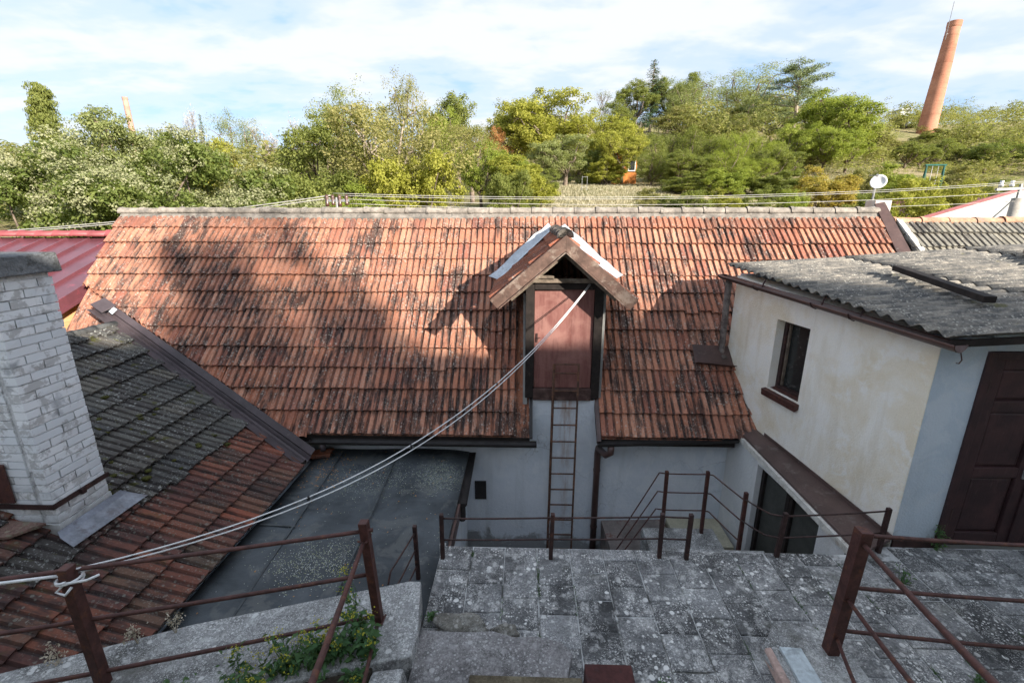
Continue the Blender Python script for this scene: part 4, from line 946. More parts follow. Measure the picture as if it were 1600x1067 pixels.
# lower landing
ln=MB(); ln.box(1.52,2.42,4.42,5.08,-2.78,-.875)
for k in range(4): ln.box(1.52,2.36,3.66+.19*k,3.66+.19*(k+1)-.004,-2.78,-.175*(k+1))
tag(ln.build('stair_landing',M_PARAPET),'grey lichen spotted concrete landing of the lower stair','landing')
tag(MB().box(2.12,2.87,5.33,5.94,-2.7,-1.35).build('cream_slab',M_CREAMFLOOR,bevel=.008),'cream floor slab in the corner below the barn wall','slab')
tag(MB().hexa([(1.2,5.35,-2.6),(2.08,5.35,-2.6),(2.08,5.94,-2.6),(1.2,5.94,-2.6)],[(1.22,5.35,-1.50),(2.08,5.35,-1.46),(2.08,5.94,-1.38),(1.16,5.94,-1.42)]).build('stained_slab',simple('stained slab',(.20,.17,.155),.85,.35,4.,.4,40.,dirt=(.16,.06,.04),dscale=4.,dth=.56)),'stained grey slab against the barn wall beside the downpipe','slab')

# ------------------------------------------------------------------ white cables across the yard
def cable(name,p,q,sag,r,mat,label,cat,n=28,group=None,side=0.):
    p=V(p);q=V(q); pts=[]
    for i in range(n+1):
        t=i/n; a=p.lerp(q,t); a.z-=sag*4*t*(1-t); a.x+=side*math.sin(t*9); pts.append(a)
    m=MB(); m.tube(pts,r,8); o=m.build(name,mat,None,True); return tag(o,label,cat,group)
cb=cable('white_cable',(.815,5.84,2.16),(-2.575,2.10,1.045),.60,.0052,M_CABLE,'upper of the twin white cables strung from hatch to railing post','cable',group='twin white cables',side=.004)
cable('white_cable',(.83,5.84,2.155),(-2.56,2.115,1.015),.625,.0052,M_CABLE,'lower of the twin white cables strung from hatch to railing post','cable',group='twin white cables',side=-.004)
m=MB()
m.tube([(-2.64,2.06,1.03),(-2.95,1.95,1.06),(-3.4,1.8,1.09)],.0085,8)
c=V((-2.61,2.085,1.0)); pts=[c+V((math.cos(a)*.055,math.sin(a)*.06,.012*math.sin(a*.5)-.03+.004*a)) for a in [i*.35 for i in range(34)]]
m.tube(pts,.008,6)
m.tube([c+V((.045,-.04,-.03)),c+V((.03,-.07,-.06)),c+V((-.03,-.06,-.05)),c+V((.02,-.05,.0)),c+V((.12,-.02,.0)),c+V((.19,-.01,.03))],.008,6)
tag(m.build('cable_knot',M_CABLE,None,True),'white cable end knotted round the rusty railing post','cable')
for t in (.33,.55,.74):
    p=V((.815,5.84,2.16)).lerp(V((-2.575,2.10,1.045)),t); p.z-=.61*4*t*(1-t)
    MB().box(p.x-.008,p.x+.008,p.y-.01,p.y+.01,p.z-.018,p.z+.016).build('cable_tie',M_DARKWIRE,cb)

# ------------------------------------------------------------------ overhead wires, pole, dish, houses just behind
ip=empty('insulator_post',(-3.83,9.5,1.7),'short post with brown insulators behind the barn ridge','insulator post')
MB().tube([(-3.83,9.5,1.6),(-3.83,9.5,3.36)],.03,8).build('post',M_STEEL,ip)
MB().beam((-4.05,9.5,3.30),(-3.58,9.5,3.30),.05,.05).build('cross_arm',M_STEEL,ip)
for k,xx in enumerate((-4.02,-3.90,-3.76,-3.62)):
    m=MB(); m.tube([(xx,9.48,3.18+.03*(k%2)),(xx,9.48,3.25),(xx,9.48,3.28),(xx,9.48,3.36),(xx,9.48,3.41)],[.032,.036,.02,.036,.024],10); m.build('insulator',M_CERAMIC,ip,True)
pole=empty('utility_pole',(11.97,12,-1.5),'pale concrete utility pole at the right edge behind the neighbouring roof','utility pole')
MB().tube([(11.95,12,-1.8),(11.97,12,3.42)],[.14,.11],14).build('shaft',M_POLE,pole,True)
MB().beam((11.4,12,3.62),(12.9,12,3.68),.06,.06).build('cross_arm',M_STEEL,pole)
MB().beam((11.97,12,3.3),(11.97,12,3.75),.05,.05).build('mount',M_STEEL,pole)
for k,xx in enumerate((11.5,11.75,12.2,12.6)):
    m=MB(); m.tube([(xx,12,3.68),(xx,12,3.73),(xx,12,3.75),(xx,12,3.82)],[.045,.05,.03,.04],10); m.build('insulator',M_DISH,pole,True)
wl=['topmost','second','third','lowest']
for k,(za,zb,sg) in enumerate(((3.44,3.82,.20),(3.40,3.78,.20),(3.33,3.58,.20),(3.24,3.36,.17))):
    cable('overhead_wire',(-3.9+.1*k,9.5,za),(12.2,12,zb),sg,.0048,M_WIRE,wl[k]+' of the pale wires strung above the barn ridge','wire',40,'wires above the ridge')
for k in range(2):
    cable('overhead_wire',(-3.95,9.5,3.40-.05*k),(-14.,9.9,2.56-.03*k),.12,.008,M_WIRE,('upper' if k==0 else 'lower')+' pale wire running down left of the insulator post','wire',30,'wires above the red roof')
cable('overhead_wire',(11.9,12,3.42),(9.0,9.6,2.75),.02,.012,M_DARKWIRE,'thin black wire sloping from utility pole to grey tile roof','wire',10)
ds=empty('satellite_dish',(9.96,14,-1),'round white satellite dish on a mast behind the barn ridge','satellite dish')
MB().tube([(10.02,14.12,-1.2),(10.02,14.12,3.8)],.03,8).build('mast',M_STEEL,ds)
m=MB(); seg=20; ax=V((-.45,-.85,.28)).normalized(); u=ax.orthogonal().normalized(); w2=ax.cross(u); c0=V((9.96,13.95,3.92))
for j in range(5):
    r=.205*j/4
    for k in range(seg):
        a=2*math.pi*k/seg; m.v.append(tuple(c0+(u*math.cos(a)*r+w2*math.sin(a)*r*.94)+ax*(.06*(j/4)**2)))
for j in range(4):
    for k in range(seg): m.f.append((j*seg+k,j*seg+(k+1)%seg,(j+1)*seg+(k+1)%seg,(j+1)*seg+k))
m.build('reflector',M_DISH,ds,True,solid=.01)
m=MB(); m.tube([c0-w2*.30,c0+ax*.30-w2*.12],.012,6); m.tube([c0+ax*.28-w2*.12,c0+ax*.36-w2*.12],.03,8); m.build('feed_arm',M_STEEL,ds)
sk=MB(); sk.box(9.75,10.2,13.6,14.0,-1.2,3.42); tag(sk.build('white_flue',plaster('flue render',(.62,.55,.50),((.6,.45,.4),(.66,.62,.6)),(.4,.33,.3)),None,bevel=.01),'small whitish rendered flue under the satellite dish','flue')
gh=empty('gable_house',(18,18,-1.5),'white gabled house behind the utility pole at the right edge','house')
m=MB(); m.extr([(13.2,16,-1.5),(23,16,-1.5),(23,16,3.2),(18.3,16,4.5),(13.2,16,2.92)],(0,.35,0)); m.build('wall',plaster('grey white render',(.46,.46,.45),((.42,.42,.41),(.5,.5,.49)),(.4,.39,.37)),gh)
m=MB(); m.extr([(13.1,15.95,2.90),(18.3,15.95,4.50),(18.3,15.95,4.60),(13.1,15.95,3.0)],(0,.06,0)); m.build('verge_trim',M_REDCAP,gh)
for sx_,(xa,za,xb,zb) in enumerate(((13.3,2.0,18.3,3.6),(18.3,3.6,23.0,2.2))):
    m=MB(); m.extr([(xa,16.36,za+.02),(xb,16.36,zb+.02),(xb,16.36,zb+.12),(xa,16.36,za+.12)],(0,8.,0)); m.build('roof',M_REDCAP,gh)

# ------------------------------------------------------------------ trees
def quads_mesh(name,vv,mat):                        # vv: (n,4,3) leaf corners
    n=len(vv); me=bpy.data.meshes.new(name)
    me.vertices.add(n*4); me.vertices.foreach_set('co',np.ascontiguousarray(vv,dtype=np.float32).ravel())
    me.loops.add(n*4); me.loops.foreach_set('vertex_index',np.arange(n*4,dtype=np.int32))
    me.polygons.add(n); me.polygons.foreach_set('loop_start',np.arange(0,n*4,4,dtype=np.int32)); me.polygons.foreach_set('loop_total',np.full(n,4,dtype=np.int32))
    me.update(calc_edges=True); me.materials.append(mat); return me
def unit(a): return a/np.maximum(np.linalg.norm(a,axis=-1,keepdims=True),1e-6)
def leaf_quads(c,out,size,rg,asp=.55,up=.35,wild=.8):
    n=len(c); nm=unit(out*.6+rg.normal(size=(n,3))*wild*.6+np.array([0,0,up]))
    u=unit(np.cross(nm,rg.normal(size=(n,3)))); v=np.cross(nm,u); s=(size*rg.uniform(.6,1.3,size=n))[:,None]
    k=nm*s*.18
    return np.stack([c+u*s,c+v*s*asp+k,c-u*s,c-v*s*asp+k],axis=1)
def clumps(lobes,nsub,nleaf,leaf,rg,shell=.55,asp=.55,fuzz=.36):
    outq=[]
    for c,r in lobes:
        c=np.array(c); r=np.array(r)*np.ones(3)
        d=unit(rg.normal(size=(nsub,3))+np.array([0,0,.25])); rad=rg.uniform(shell,1.0,size=(nsub,1))**.7
        sc=c+d*rad*r
        k=rg.integers(int(nleaf*.5),int(nleaf*1.5),size=nsub)
        idx=np.repeat(np.arange(nsub),k); N=len(idx)
        off=unit(rg.normal(size=(N,3)))*(rg.uniform(0,1,size=(N,1))**.5)*(r*fuzz*1.05)*np.array([1,1,.8])
        p=sc[idx]+off; o=unit(d[idx]+unit(off)*.8)
        outq.append(leaf_quads(p,o,np.full(N,leaf),rg,asp))
    return np.concatenate(outq)
def limb(m,p,q,r0,r1,rg,n=5,wob=.06):
    p=np.array(p);q=np.array(q);L=np.linalg.norm(q-p); pts=[];rs=[]
    w=rg.normal(size=3)*wob*L
    for i in range(n+1):
        t=i/n; a=p+(q-p)*t+w*math.sin(math.pi*t)+np.array([0,0,.06*L*math.sin(math.pi*t)]); pts.append(tuple(a)); rs.append(r0+(r1-r0)*t)
    m.tube(pts,rs,6,False); return pts
def proto(kind,seed):
    rg=np.random.default_rng(seed); m=MB(); lob=[]
    if kind in('broad','sparse','robinia','walnut'):
        zc,rx,rz_,nl=dict(broad=(.56,.36,.36,16),sparse=(.62,.36,.34,15),robinia=(.56,.40,.36,18),walnut=(.60,.40,.34,16))[kind]
        for i in range(nl):
            d=unit(rg.normal(size=3)); t=rg.uniform(.35,.95)**.6
            c=np.array([d[0]*rx*t,d[1]*rx*t,zc+d[2]*rz_*t*.95]); r=rg.uniform(.11,.19)
            lob.append((c,(r,r,r*(1.25 if kind=='robinia' else .95))))
        if kind=='broad': q=clumps(lob,18,80,.0098,rg,.5); qs=q[:1]
        if kind=='sparse': q=clumps([(c,np.array(r)*1.2) for c,r in lob],16,46,.0090,rg,.45,.4,.36); qs=q[:1]
        if kind=='robinia': q=clumps(lob,18,78,.0100,rg,.5,.40,.42); qs=q[:1]
        if kind=='walnut': q=clumps([(c,np.array(r)*1.1) for c,r in lob],16,50,.0098,rg,.55,.55,.42); qs=q[:1]
        q=np.concatenate([q,qs])
        fork=np.array([.01,0,.20 if kind!='walnut' else .30])
        limb(m,(0,0,-.08),fork,.030,.024,rg,4,.03)
        for c,r in lob:
            mid=fork+(c-fork)*.5+rg.normal(size=3)*.03; mid[2]=max(mid[2],fork[2]+.02)
            limb(m,fork,mid,.014,.009,rg); limb(m,mid,c,.009,.004,rg,4)
            for _ in range(3): limb(m,c,c+unit(rg.normal(size=3))*np.array(r)*.95,.004,.001,rg,3)
    elif kind=='shrub':
        for i in range(20):
            a=rg.uniform(0,2*math.pi); t=math.sqrt(rg.uniform(0,1))*.34; z=rg.uniform(.12,.80)*(1-.55*(t/.36)**2)
            lob.append((np.array([math.cos(a)*t,math.sin(a)*t,z]),(.15,.15,.15)))
        q=clumps(lob,17,80,.0115,rg,.45)
        for c,r in lob: limb(m,(rg.normal()*.04,rg.normal()*.04,-.05),c,.010,.003,rg)
    elif kind=='poplar':
        for i in range(84):
            z=.05+.90*i/83; w=.30*(1-abs(z-.40)/.66)+.04; a=i*2.4+rg.uniform(-.5,.5)
            lob.append((np.array([math.cos(a)*w*.7,math.sin(a)*w*.7,z]),(.17,.17,.055)))
        q=clumps(lob,14,30,.013,rg,.2); limb(m,(0,0,-.05),(0,0,.95),.03,.004,rg,8,.01)
    elif kind=='spruce':
        limb(m,(0,0,-.05),(0,0,1.0),.022,.003,rg,8,.004); cs=[]; os_=[]
        for i in range(30):
            z=.10+.88*i/29; R_=.46*(1-z)**.85+.02
            nb=int(9*(1-z)+4)
            for b in range(nb):
                a=rg.uniform(0,6.28); L=R_*rg.uniform(.7,1.1)
                n=int(44*(1-z)+12); t=rg.uniform(.1,1,size=n)**.8
                x=np.stack([np.cos(a)*L*t,np.sin(a)*L*t,z-.10*L*t*2+.05*L*t*t],1)+rg.normal(size=(n,3))*np.array([.018,.018,.010])
                cs.append(x); os_.append(np.tile([math.cos(a)*.4,math.sin(a)*.4,.5],(n,1)))
                m.tube([(0,0,z),(math.cos(a)*L*.95,math.sin(a)*L*.95,z-.16*L)],[.004,.001],4,False)
        c=np.concatenate(cs); q=leaf_quads(c,np.concatenate(os_),np.full(len(c),.013),rg,.30)
    elif kind=='pine':
        limb(m,(0,0,-.05),(.03,0,.55),.028,.018,rg,6,.02); limb(m,(.03,0,.55),(.0,0,.97),.018,.004,rg,5,.03); cs=[]
        for i in range(24):
            z=.46+.52*i/23; L=.42*(1-(z-.46)/.56)**.7*rg.uniform(.6,1.1)+.05; a=i*2.4+rg.uniform(-.4,.4)
            e=np.array([math.cos(a)*L,math.sin(a)*L,z+.05]); limb(m,(.02,0,z-.02),e,.007,.002,rg,4)
            for k in range(5):
                t=.45+.6*k/4; lob.append((np.array([e[0]*t,e[1]*t,z+.05*t])+rg.normal(size=3)*np.array([.03,.03,.012]),(.085,.085,.032)))
        q=clumps(lob,7,18,.012,rg,.3,.22,.6)
    else:                                           # bare
        limb(m,(0,0,-.05),(0,0,.35),.016,.012,rg,4,.02); tips=[]
        def grow(p,d,L,r,dep):
            e=np.array(p)+unit(d)*L; limb(m,p,e,r,r*.6,rg,3,.05)
            if dep==0: tips.append(e); return
            for k in range(3): grow(e,unit(d)+rg.normal(size=3)*.45+np.array([0,0,.12]),L*rg.uniform(.6,.8),r*.6,dep-1)
        for k in range(6): grow((0,0,.25+.06*k),np.array([rg.normal()*.6,rg.normal()*.6,1.]),.20,.008,3)
        t=np.array(tips); c=np.repeat(t,5,0)+rg.normal(size=(len(t)*5,3))*.03
        q=leaf_quads(c,rg.normal(size=c.shape),np.full(len(c),.016),rg,.14)
    # normalise to a unit crown: width 1, top at 1
    q=q.reshape(-1,3); top=np.percentile(q[:,2],99.7); wx=np.percentile(np.abs(q[:,:2]),98.5)
    sc=np.array([.5/wx,.5/wx,1/top]); q=(q*sc).reshape(-1,4,3)
    m.v=[(a*sc[0],b*sc[1],c*sc[2]) for a,b,c in m.v]
    return q,m
NAMES=dict(poplar='poplar_tree',broad='broadleaf_tree',spruce='spruce_tree',bare='bare_tree',sparse='feathery_tree',shrub='shrub',walnut='walnut_tree',robinia='robinia_tree',pine='pine_tree')
PROTO={}
def get_proto(kind,i):
    if (kind,i) not in PROTO:
        q,m=proto(kind,40+i*7+len(kind)); PROTO[(kind,i)]=(quads_mesh('crown',q,L_GREEN),m.mesh('trunk',M_BARK,True))
    return PROTO[(kind,i)]
def plant(kind,x,y,H,W,mat,label,group,z=None,var=0,cat=None):
    cm,tm=get_proto(kind,var)
    z=hgt(x,y)-.1 if z is None else z
    o=empty(NAMES[kind],(x,y,z),label,cat or ('shrub' if kind=='shrub' else 'tree'),group)
    o.rotation_euler.z=rng.uniform(0,6.28); o.scale=(W,W,H)
    for nm,me,mt in (('crown',cm,mat),('trunk',tm,M_BARKPALE if kind in('walnut','pine') else M_BARK)):
        c=bpy.data.objects.new(nm,me); col.objects.link(c); c.parent=o
        c.material_slots[0].link='OBJECT'; c.material_slots[0].material=mt
    return o
TREES=[
('poplar',-61.8,62.0,17.3,3.9,L_GREEN,'tall narrow poplar rising above the flowering thicket'),
('broad',-41.5,48.0,12.0,10.0,L_PALE,'rounded pale green tree behind the flowering thicket'),
('broad',-55.1,75.0,12.7,10.0,L_PALE,'pale low tree right of the thin distant chimney'),
('spruce',-53.6,80.0,15.1,2.9,L_DARK,'tiny dark spruce top on the left skyline'),
('bare',-53.9,78.0,16.7,5.0,L_GREYTWIG,'nearly bare conifer skeleton on the left skyline'),
('sparse',-41.6,70.0,14.4,7.5,L_PALE,'feathery pale tree on the skyline left of the bare branches'),
('broad',-39.3,60.0,9.8,9.3,L_OLIVE,'olive tree below the tiny dark spruce'),
('broad',-22.8,36.0,8.3,4.1,L_YELLOW,'bright yellow green tree right of the flowering thicket'),
('bare',-27.4,50.0,10.6,6.2,L_GREYTWIG,'bare grey branched tree left of the big green tree'),
('broad',-18.2,33.0,6.4,6.5,L_OLIVE,'wide brownish olive bush below the bare branches'),
('shrub',-15.3,30.0,4.0,3.8,L_GOLD,'straw coloured shrub beside the insulator post'),
('bare',-22.6,48.0,10.8,4.0,L_GREYTWIG,'thin grey twiggy tree against the left sky'),
('sparse',-16.3,44.0,11.6,7.8,L_PALE,'tall pale feathery tree behind the big walnut'),
('broad',-11.0,27.0,7.3,5.2,L_GREEN,'big bright green tree left of the walnut'),
('shrub',-9.5,22.0,4.0,4.7,L_GREEN,'dense green bush left of the walnut trunk'),
('walnut',-6.9,25.0,6.9,7.3,L_OLIVE,'large yellowing walnut tree with pale forked trunk behind the ridge'),
('sparse',-11.2,46.0,12.2,5.2,L_OLIVE,'tall ragged brownish tree top above the walnut'),
('shrub',-5.3,23.0,4.1,4.8,L_YELLOW,'yellow leaved bush right of the walnut trunk'),
('shrub',-7.1,20.0,3.1,3.1,L_BRIGHT,'low bright bush just behind the walnut trunk'),
('broad',-7.8,55.0,10.6,7.4,L_GREEN,'round green tree on the skyline right of the walnut'),
('broad',-7.7,44.0,8.3,3.6,L_BRIGHT,'narrow bright green tree tucked right of the walnut crown'),
('sparse',-4.3,38.0,5.9,5.7,L_OLIVE,'hazy olive thicket of trees left of the reddish bush'),
('broad',-3.6,58.0,6.7,4.0,L_RUST,'rust red bush in the middle of the wooded slope'),
('broad',-3.0,31.0,4.1,3.3,L_BRIGHT,'fresh green bush below the rust red bush, left one'),
('broad',-0.7,32.2,3.3,3.3,L_BRIGHT,'fresh green bush below the rust red bush, right one'),
('shrub',-0.5,29.0,3.1,4.4,L_YELLOW,'yellow green bush left of the dry grass clearing'),
('shrub',-0.8,26.0,2.5,2.9,L_GREEN,'dark green low bush at the left end of the clearing'),
('broad',2.9,60.0,10.9,10.4,L_YELLOW,'broad yellow green tree dome on the middle skyline'),
('broad',-0.7,64.0,9.2,9.1,L_YELLOW,'yellowish tree shoulder left of the broad dome'),
('broad',6.6,62.0,8.2,7.5,L_YELLOW,'yellow green tree at the right side of the broad dome'),
('broad',3.5,44.0,4.6,5.4,L_PALE,'grey green tree standing above the clearing'),
('shrub',1.4,37.0,1.8,2.4,L_GREEN,'small dark green bush at the clearing'),
('bare',13.4,92.0,8.8,7.4,L_PALE,'small thin tree alone on the skyline'),
('broad',15.4,88.0,7.0,5.9,L_GREEN,'small round tree left of the dark spruce group'),
('broad',9.4,56.0,7.1,7.2,L_YELLOW,'yellow green tree above the orange cabin'),
('shrub',6.7,48.0,3.1,4.6,L_GREEN,'dark shrub left of the orange cabin'),
('spruce',27.5,112.0,14.3,9.4,L_DARK,'dark pointed spruce on the hilltop'),
('broad',24.1,112.0,10.3,9.2,L_GREEN,'round green tree left of the hilltop spruce'),
('broad',32.0,114.0,11.8,8.4,L_GREEN,'green tree right of the hilltop spruce'),
('broad',33.7,108.0,12.2,7.1,L_GREEN,'leafy tree top on the hill between spruce and pale grove'),
('sparse',31.1,95.0,11.0,10.6,L_PALE,'pale grove tree on the hill crest, left one'),
('sparse',38.6,96.2,9.7,10.6,L_PALE,'pale grove tree on the hill crest, right one'),
('sparse',41.8,98.0,12.2,15.4,L_PALE,'tall pale tree at the right end of the hill crest grove'),
('broad',26.2,86.0,6.1,9.0,L_OLIVE,'brownish olive tree below the pale grove, left one'),
('broad',32.6,87.2,5.2,9.0,L_OLIVE,'brownish olive tree below the pale grove, right one'),
('broad',35.6,84.0,7.4,8.0,L_PALE,'soft pale green tree left of the pine, left one'),
('broad',41.3,85.2,6.5,8.0,L_PALE,'soft pale green tree left of the pine, right one'),
('robinia',13.4,50.0,4.9,4.9,L_GREEN,'leafy robinia just right of the orange cabin, left one'),
('robinia',16.9,51.2,4.1,4.9,L_GREEN,'leafy robinia just right of the orange cabin, right one'),
('robinia',16.5,48.0,5.1,4.6,L_GREEN,'middle robinia of the three right of the cabin, left one'),
('robinia',19.8,49.2,4.3,4.6,L_GREEN,'middle robinia of the three right of the cabin, right one'),
('broad',13.3,42.0,3.0,4.1,L_GREEN,'dense green tree in front of the middle robinia, left one'),
('broad',16.2,43.2,2.6,4.1,L_GREEN,'dense green tree in front of the middle robinia, right one'),
('robinia',16.9,42.0,3.2,3.7,L_BRIGHT,'lighter robinia low on the slope below the pale grove, left one'),
('robinia',19.5,43.2,2.7,3.7,L_BRIGHT,'lighter robinia low on the slope below the pale grove, right one'),
('robinia',11.0,43.0,3.0,3.1,L_GREEN,'robinia branch mass beside the orange cabin, left one'),
('robinia',13.2,44.2,2.6,3.1,L_GREEN,'robinia branch mass beside the orange cabin, right one'),
('robinia',19.4,46.0,4.6,4.0,L_BRIGHT,'bright robinia crown below the pine, left one'),
('robinia',22.2,47.2,3.9,4.0,L_BRIGHT,'bright robinia crown below the pine, right one'),
('broad',21.6,44.0,3.5,3.5,L_GREEN,'green tree in front of the pine trunk, left one'),
('broad',24.0,45.2,3.0,3.5,L_GREEN,'green tree in front of the pine trunk, right one'),
('shrub',11.9,36.0,1.5,4.0,L_GREEN,'dense green bush at the right end of the clearing'),
('shrub',14.2,35.0,1.9,3.9,L_BRIGHT,'fresh green bush below the lighter robinia'),
('shrub',16.6,35.0,1.7,3.7,L_GREEN,'dark bush below the pine trunk'),
('shrub',17.8,34.0,2.0,4.2,L_GREEN,'green bush left of the golden shrub'),
('pine',37.6,72.0,11.4,10.3,L_PINE,'tall open pine with reddish trunk and flat branch pads'),
('broad',36.8,60.0,8.3,8.7,L_BRIGHT,'fresh green tree right of the pine'),
('broad',27.3,52.0,5.0,4.3,L_BRIGHT,'bright green orchard tree below the pine, left one'),
('broad',30.4,53.2,4.2,4.3,L_BRIGHT,'bright green orchard tree below the pine, right one'),
('broad',30.5,51.0,5.1,4.4,L_BRIGHT,'rounded orchard tree with low branches above the grass plot, left one'),
('broad',33.6,52.2,4.3,4.4,L_BRIGHT,'rounded orchard tree with low branches above the grass plot, right one'),
('broad',45.0,66.0,3.7,4.0,L_OLIVE,'olive tree left of the tall brick stack, left one'),
('broad',47.9,67.2,3.3,4.0,L_OLIVE,'olive tree left of the tall brick stack, right one'),
('broad',47.2,62.0,3.2,3.6,L_GREEN,'dark green tree mass at the foot of the brick stack, left one'),
('broad',49.8,63.2,2.9,3.6,L_GREEN,'dark green tree mass at the foot of the brick stack, right one'),
('broad',54.1,66.0,3.8,3.8,L_GREEN,'round tree right of the foot of the brick stack, left one'),
('broad',56.8,67.2,3.3,3.8,L_GREEN,'round tree right of the foot of the brick stack, right one'),
('broad',58.6,64.0,4.1,5.0,L_SHRUB,'dark spreading tree at the right edge, left one'),
('broad',62.2,65.2,3.5,5.0,L_SHRUB,'dark spreading tree at the right edge, right one'),
('shrub',6.2,24.0,1.5,2.0,L_OLIVE,'low olive bush at the right corner of the clearing'),
('shrub',7.6,23.0,1.5,2.3,L_GREEN,'low green bush above the ridge below the middle robinia'),
('shrub',9.2,23.0,1.6,2.2,L_YELLOW,'low yellowish bush above the ridge right of the middle'),
('shrub',10.9,23.0,1.6,2.1,L_GREEN,'low green bush above the ridge below the bright robinia'),
('shrub',12.5,23.0,1.6,1.9,L_BRIGHT,'low fresh bush left of the golden shrub'),
('shrub',15.1,25.0,2.6,3.1,L_GOLD,'golden orange shrub behind the right part of the ridge'),
('shrub',29.9,34.0,2.7,3.7,L_OLIVE,'olive bush right of the green swing frame'),
('shrub',22.9,33.0,2.4,2.7,L_OLIVE,'dull olive bush behind the satellite dish mast'),
('shrub',19.3,26.0,2.8,3.0,L_BRIGHT,'large leaved green bush behind the satellite dish'),
('shrub',14.7,19.0,2.7,2.6,L_YELLOW,'yellow green bush between the dish and white house'),
('shrub',16.9,20.0,2.5,2.8,L_YELLOW,'yellowing climber bush left of the white house'),
('shrub',24.2,26.0,2.2,3.9,L_GREEN,'green hedge bush above the white house'),
('shrub',13.0,19.0,2.1,2.0,L_GREEN,'small green bush just behind the right ridge end'),
]
for i,(kind,x,y,H,W,mat,lab) in enumerate(TREES):
    z=None
    if kind=='shrub' and H<W*.5: pass
    plant(kind,x,y,H,W,mat,lab,'shrubs behind the barn' if kind=='shrub' else 'trees on the slope behind the barn',None,i%3 if kind in('broad','shrub','sparse') else 0)
# the big flowering thicket on the left
def thicket(x,y,H,W,D,n,label,seed,flow):
    rg=np.random.default_rng(seed); z=hgt(x,y); o=empty('flowering_shrub',(x,y,z),label,'shrub','flowering thicket behind the red roof')
    lob=[]
    for i in range(34):
        a=rg.uniform(0,6.28); t=math.sqrt(rg.uniform(0,1)); zz=rg.uniform(.15,.93)*(1-.45*t*t)
        lob.append((np.array([math.cos(a)*t*W*.42,math.sin(a)*t*D*.42,zz*H]),(W*.13,D*.13,H*.10)))
    q=clumps(lob,26,int(n/34/26),.072,rg,.4,.5,.42)
    me=quads_mesh('crown',q,L_SHRUB); c=bpy.data.objects.new('crown',me); col.objects.link(c); c.parent=o
    top=[(c_+np.array([0,-.1,.12*H*.4]),r) for c_,r in lob if c_[2]>H*.38]
    f=clumps(top,18,int(n*flow/max(1,len(top))/18),.040,rg,.85,.7,.30)
    me=quads_mesh('flowers',f,L_FLOWER); c=bpy.data.objects.new('flowers',me); col.objects.link(c); c.parent=o
    m=MB()
    for c_,r in lob[:20]: limb(m,(rg.normal()*W*.08,rg.normal()*D*.08,-.3),c_,.07,.02,rg)
    m.build('stems',M_BARK,None,True).parent=o
thicket(-17.2,17.5,7.15,7.6,6,42000,'large dense cream flowering shrub filling the left edge',5,.45)
thicket(-12.9,16.8,6.6,6.8,6,42000,'large dense flowering shrub behind the left end of the barn ridge',6,.45)
thicket(-9.9,17.6,4.6,4.2,4.5,22000,'lower flowering shrub at the right end of the thicket',9,.45)
thicket(-8.6,19.0,3.0,4.0,2.5,9000,'low cream blossoming bush right of the thicket',12,1.2)
# wooded hillside far behind: one mass
def woodland():
    rg=np.random.default_rng(77); allq=[]
    base,_=proto('broad',91); base2,_=proto('sparse',92)
    def put(x,y,H,W,n,src):
        if y<101 and abs(x/y-.775)<.075: H=min(H,2.0); W=H*2.2
        k=rg.choice(len(src),size=n,replace=False); q=src[k].copy()
        cc=q.mean(axis=1,keepdims=True); q=cc+(q-cc)*2.1
        a=rg.uniform(0,6.28); c,s=math.cos(a),math.sin(a)
        q=q@np.array([[c,s,0],[-s,c,0],[0,0,1]]); allq.append(q*np.array([W,W,H])+np.array([x,y,hgt(x,y)-.8]))
    for i in range(430):
        y=rg.uniform(70,175); x=rg.uniform(-1.35,1.25)*y
        r=x/y
        if y<100 and .10<r<.30: continue
        if r>.0 and r<.42 and y>88: continue
        if abs(x-79)<6 and y<97 and y>60 and False: continue
        H=rg.uniform(5,9) if r<.5 else rg.uniform(4,7.5)
        put(x,y,H,H*rg.uniform(.85,1.2) ,900,base if rg.random()<.7 else base2)
    for i in range(120):
        y=rg.uniform(48,100); x=rg.uniform(-1.15,-.25)*y
        H=rg.uniform(6.5,9.5)+.05*(y-48); put(x,y,H,H*rg.uniform(1,1.5),1300,base if rg.random()<.6 else base2)
    for i in range(90):                              # low scrub filling the slope between the trees
        y=rg.uniform(50,88); x=rg.uniform(-.25,.95)*y
        if .02<x/y<.22 and y<58: continue
        H=rg.uniform(2.2,4.2); put(x,y,H,H*rg.uniform(1.3,2.2),900,base if rg.random()<.7 else base2)
    for i in range(46):
        y=rg.uniform(62,85); x=rg.uniform(.55,1.15)*y
        H=rg.uniform(3.5,6); put(x,y,H,H*rg.uniform(1.0,1.4),1300,base)
    for i in range(70):                              # crest beyond the hill
        y=rg.uniform(180,330); x=rg.uniform(.75,1.35)*y
        H=rg.uniform(6,10); put(x,y,H,H*1.6,600,base)
    o=link('woodland',quads_mesh('woodland',np.concatenate(allq),L_FAR))
    tag(o,'wooded hillside reading as one mass of far green trees','woodland',None,'stuff')
woodland()
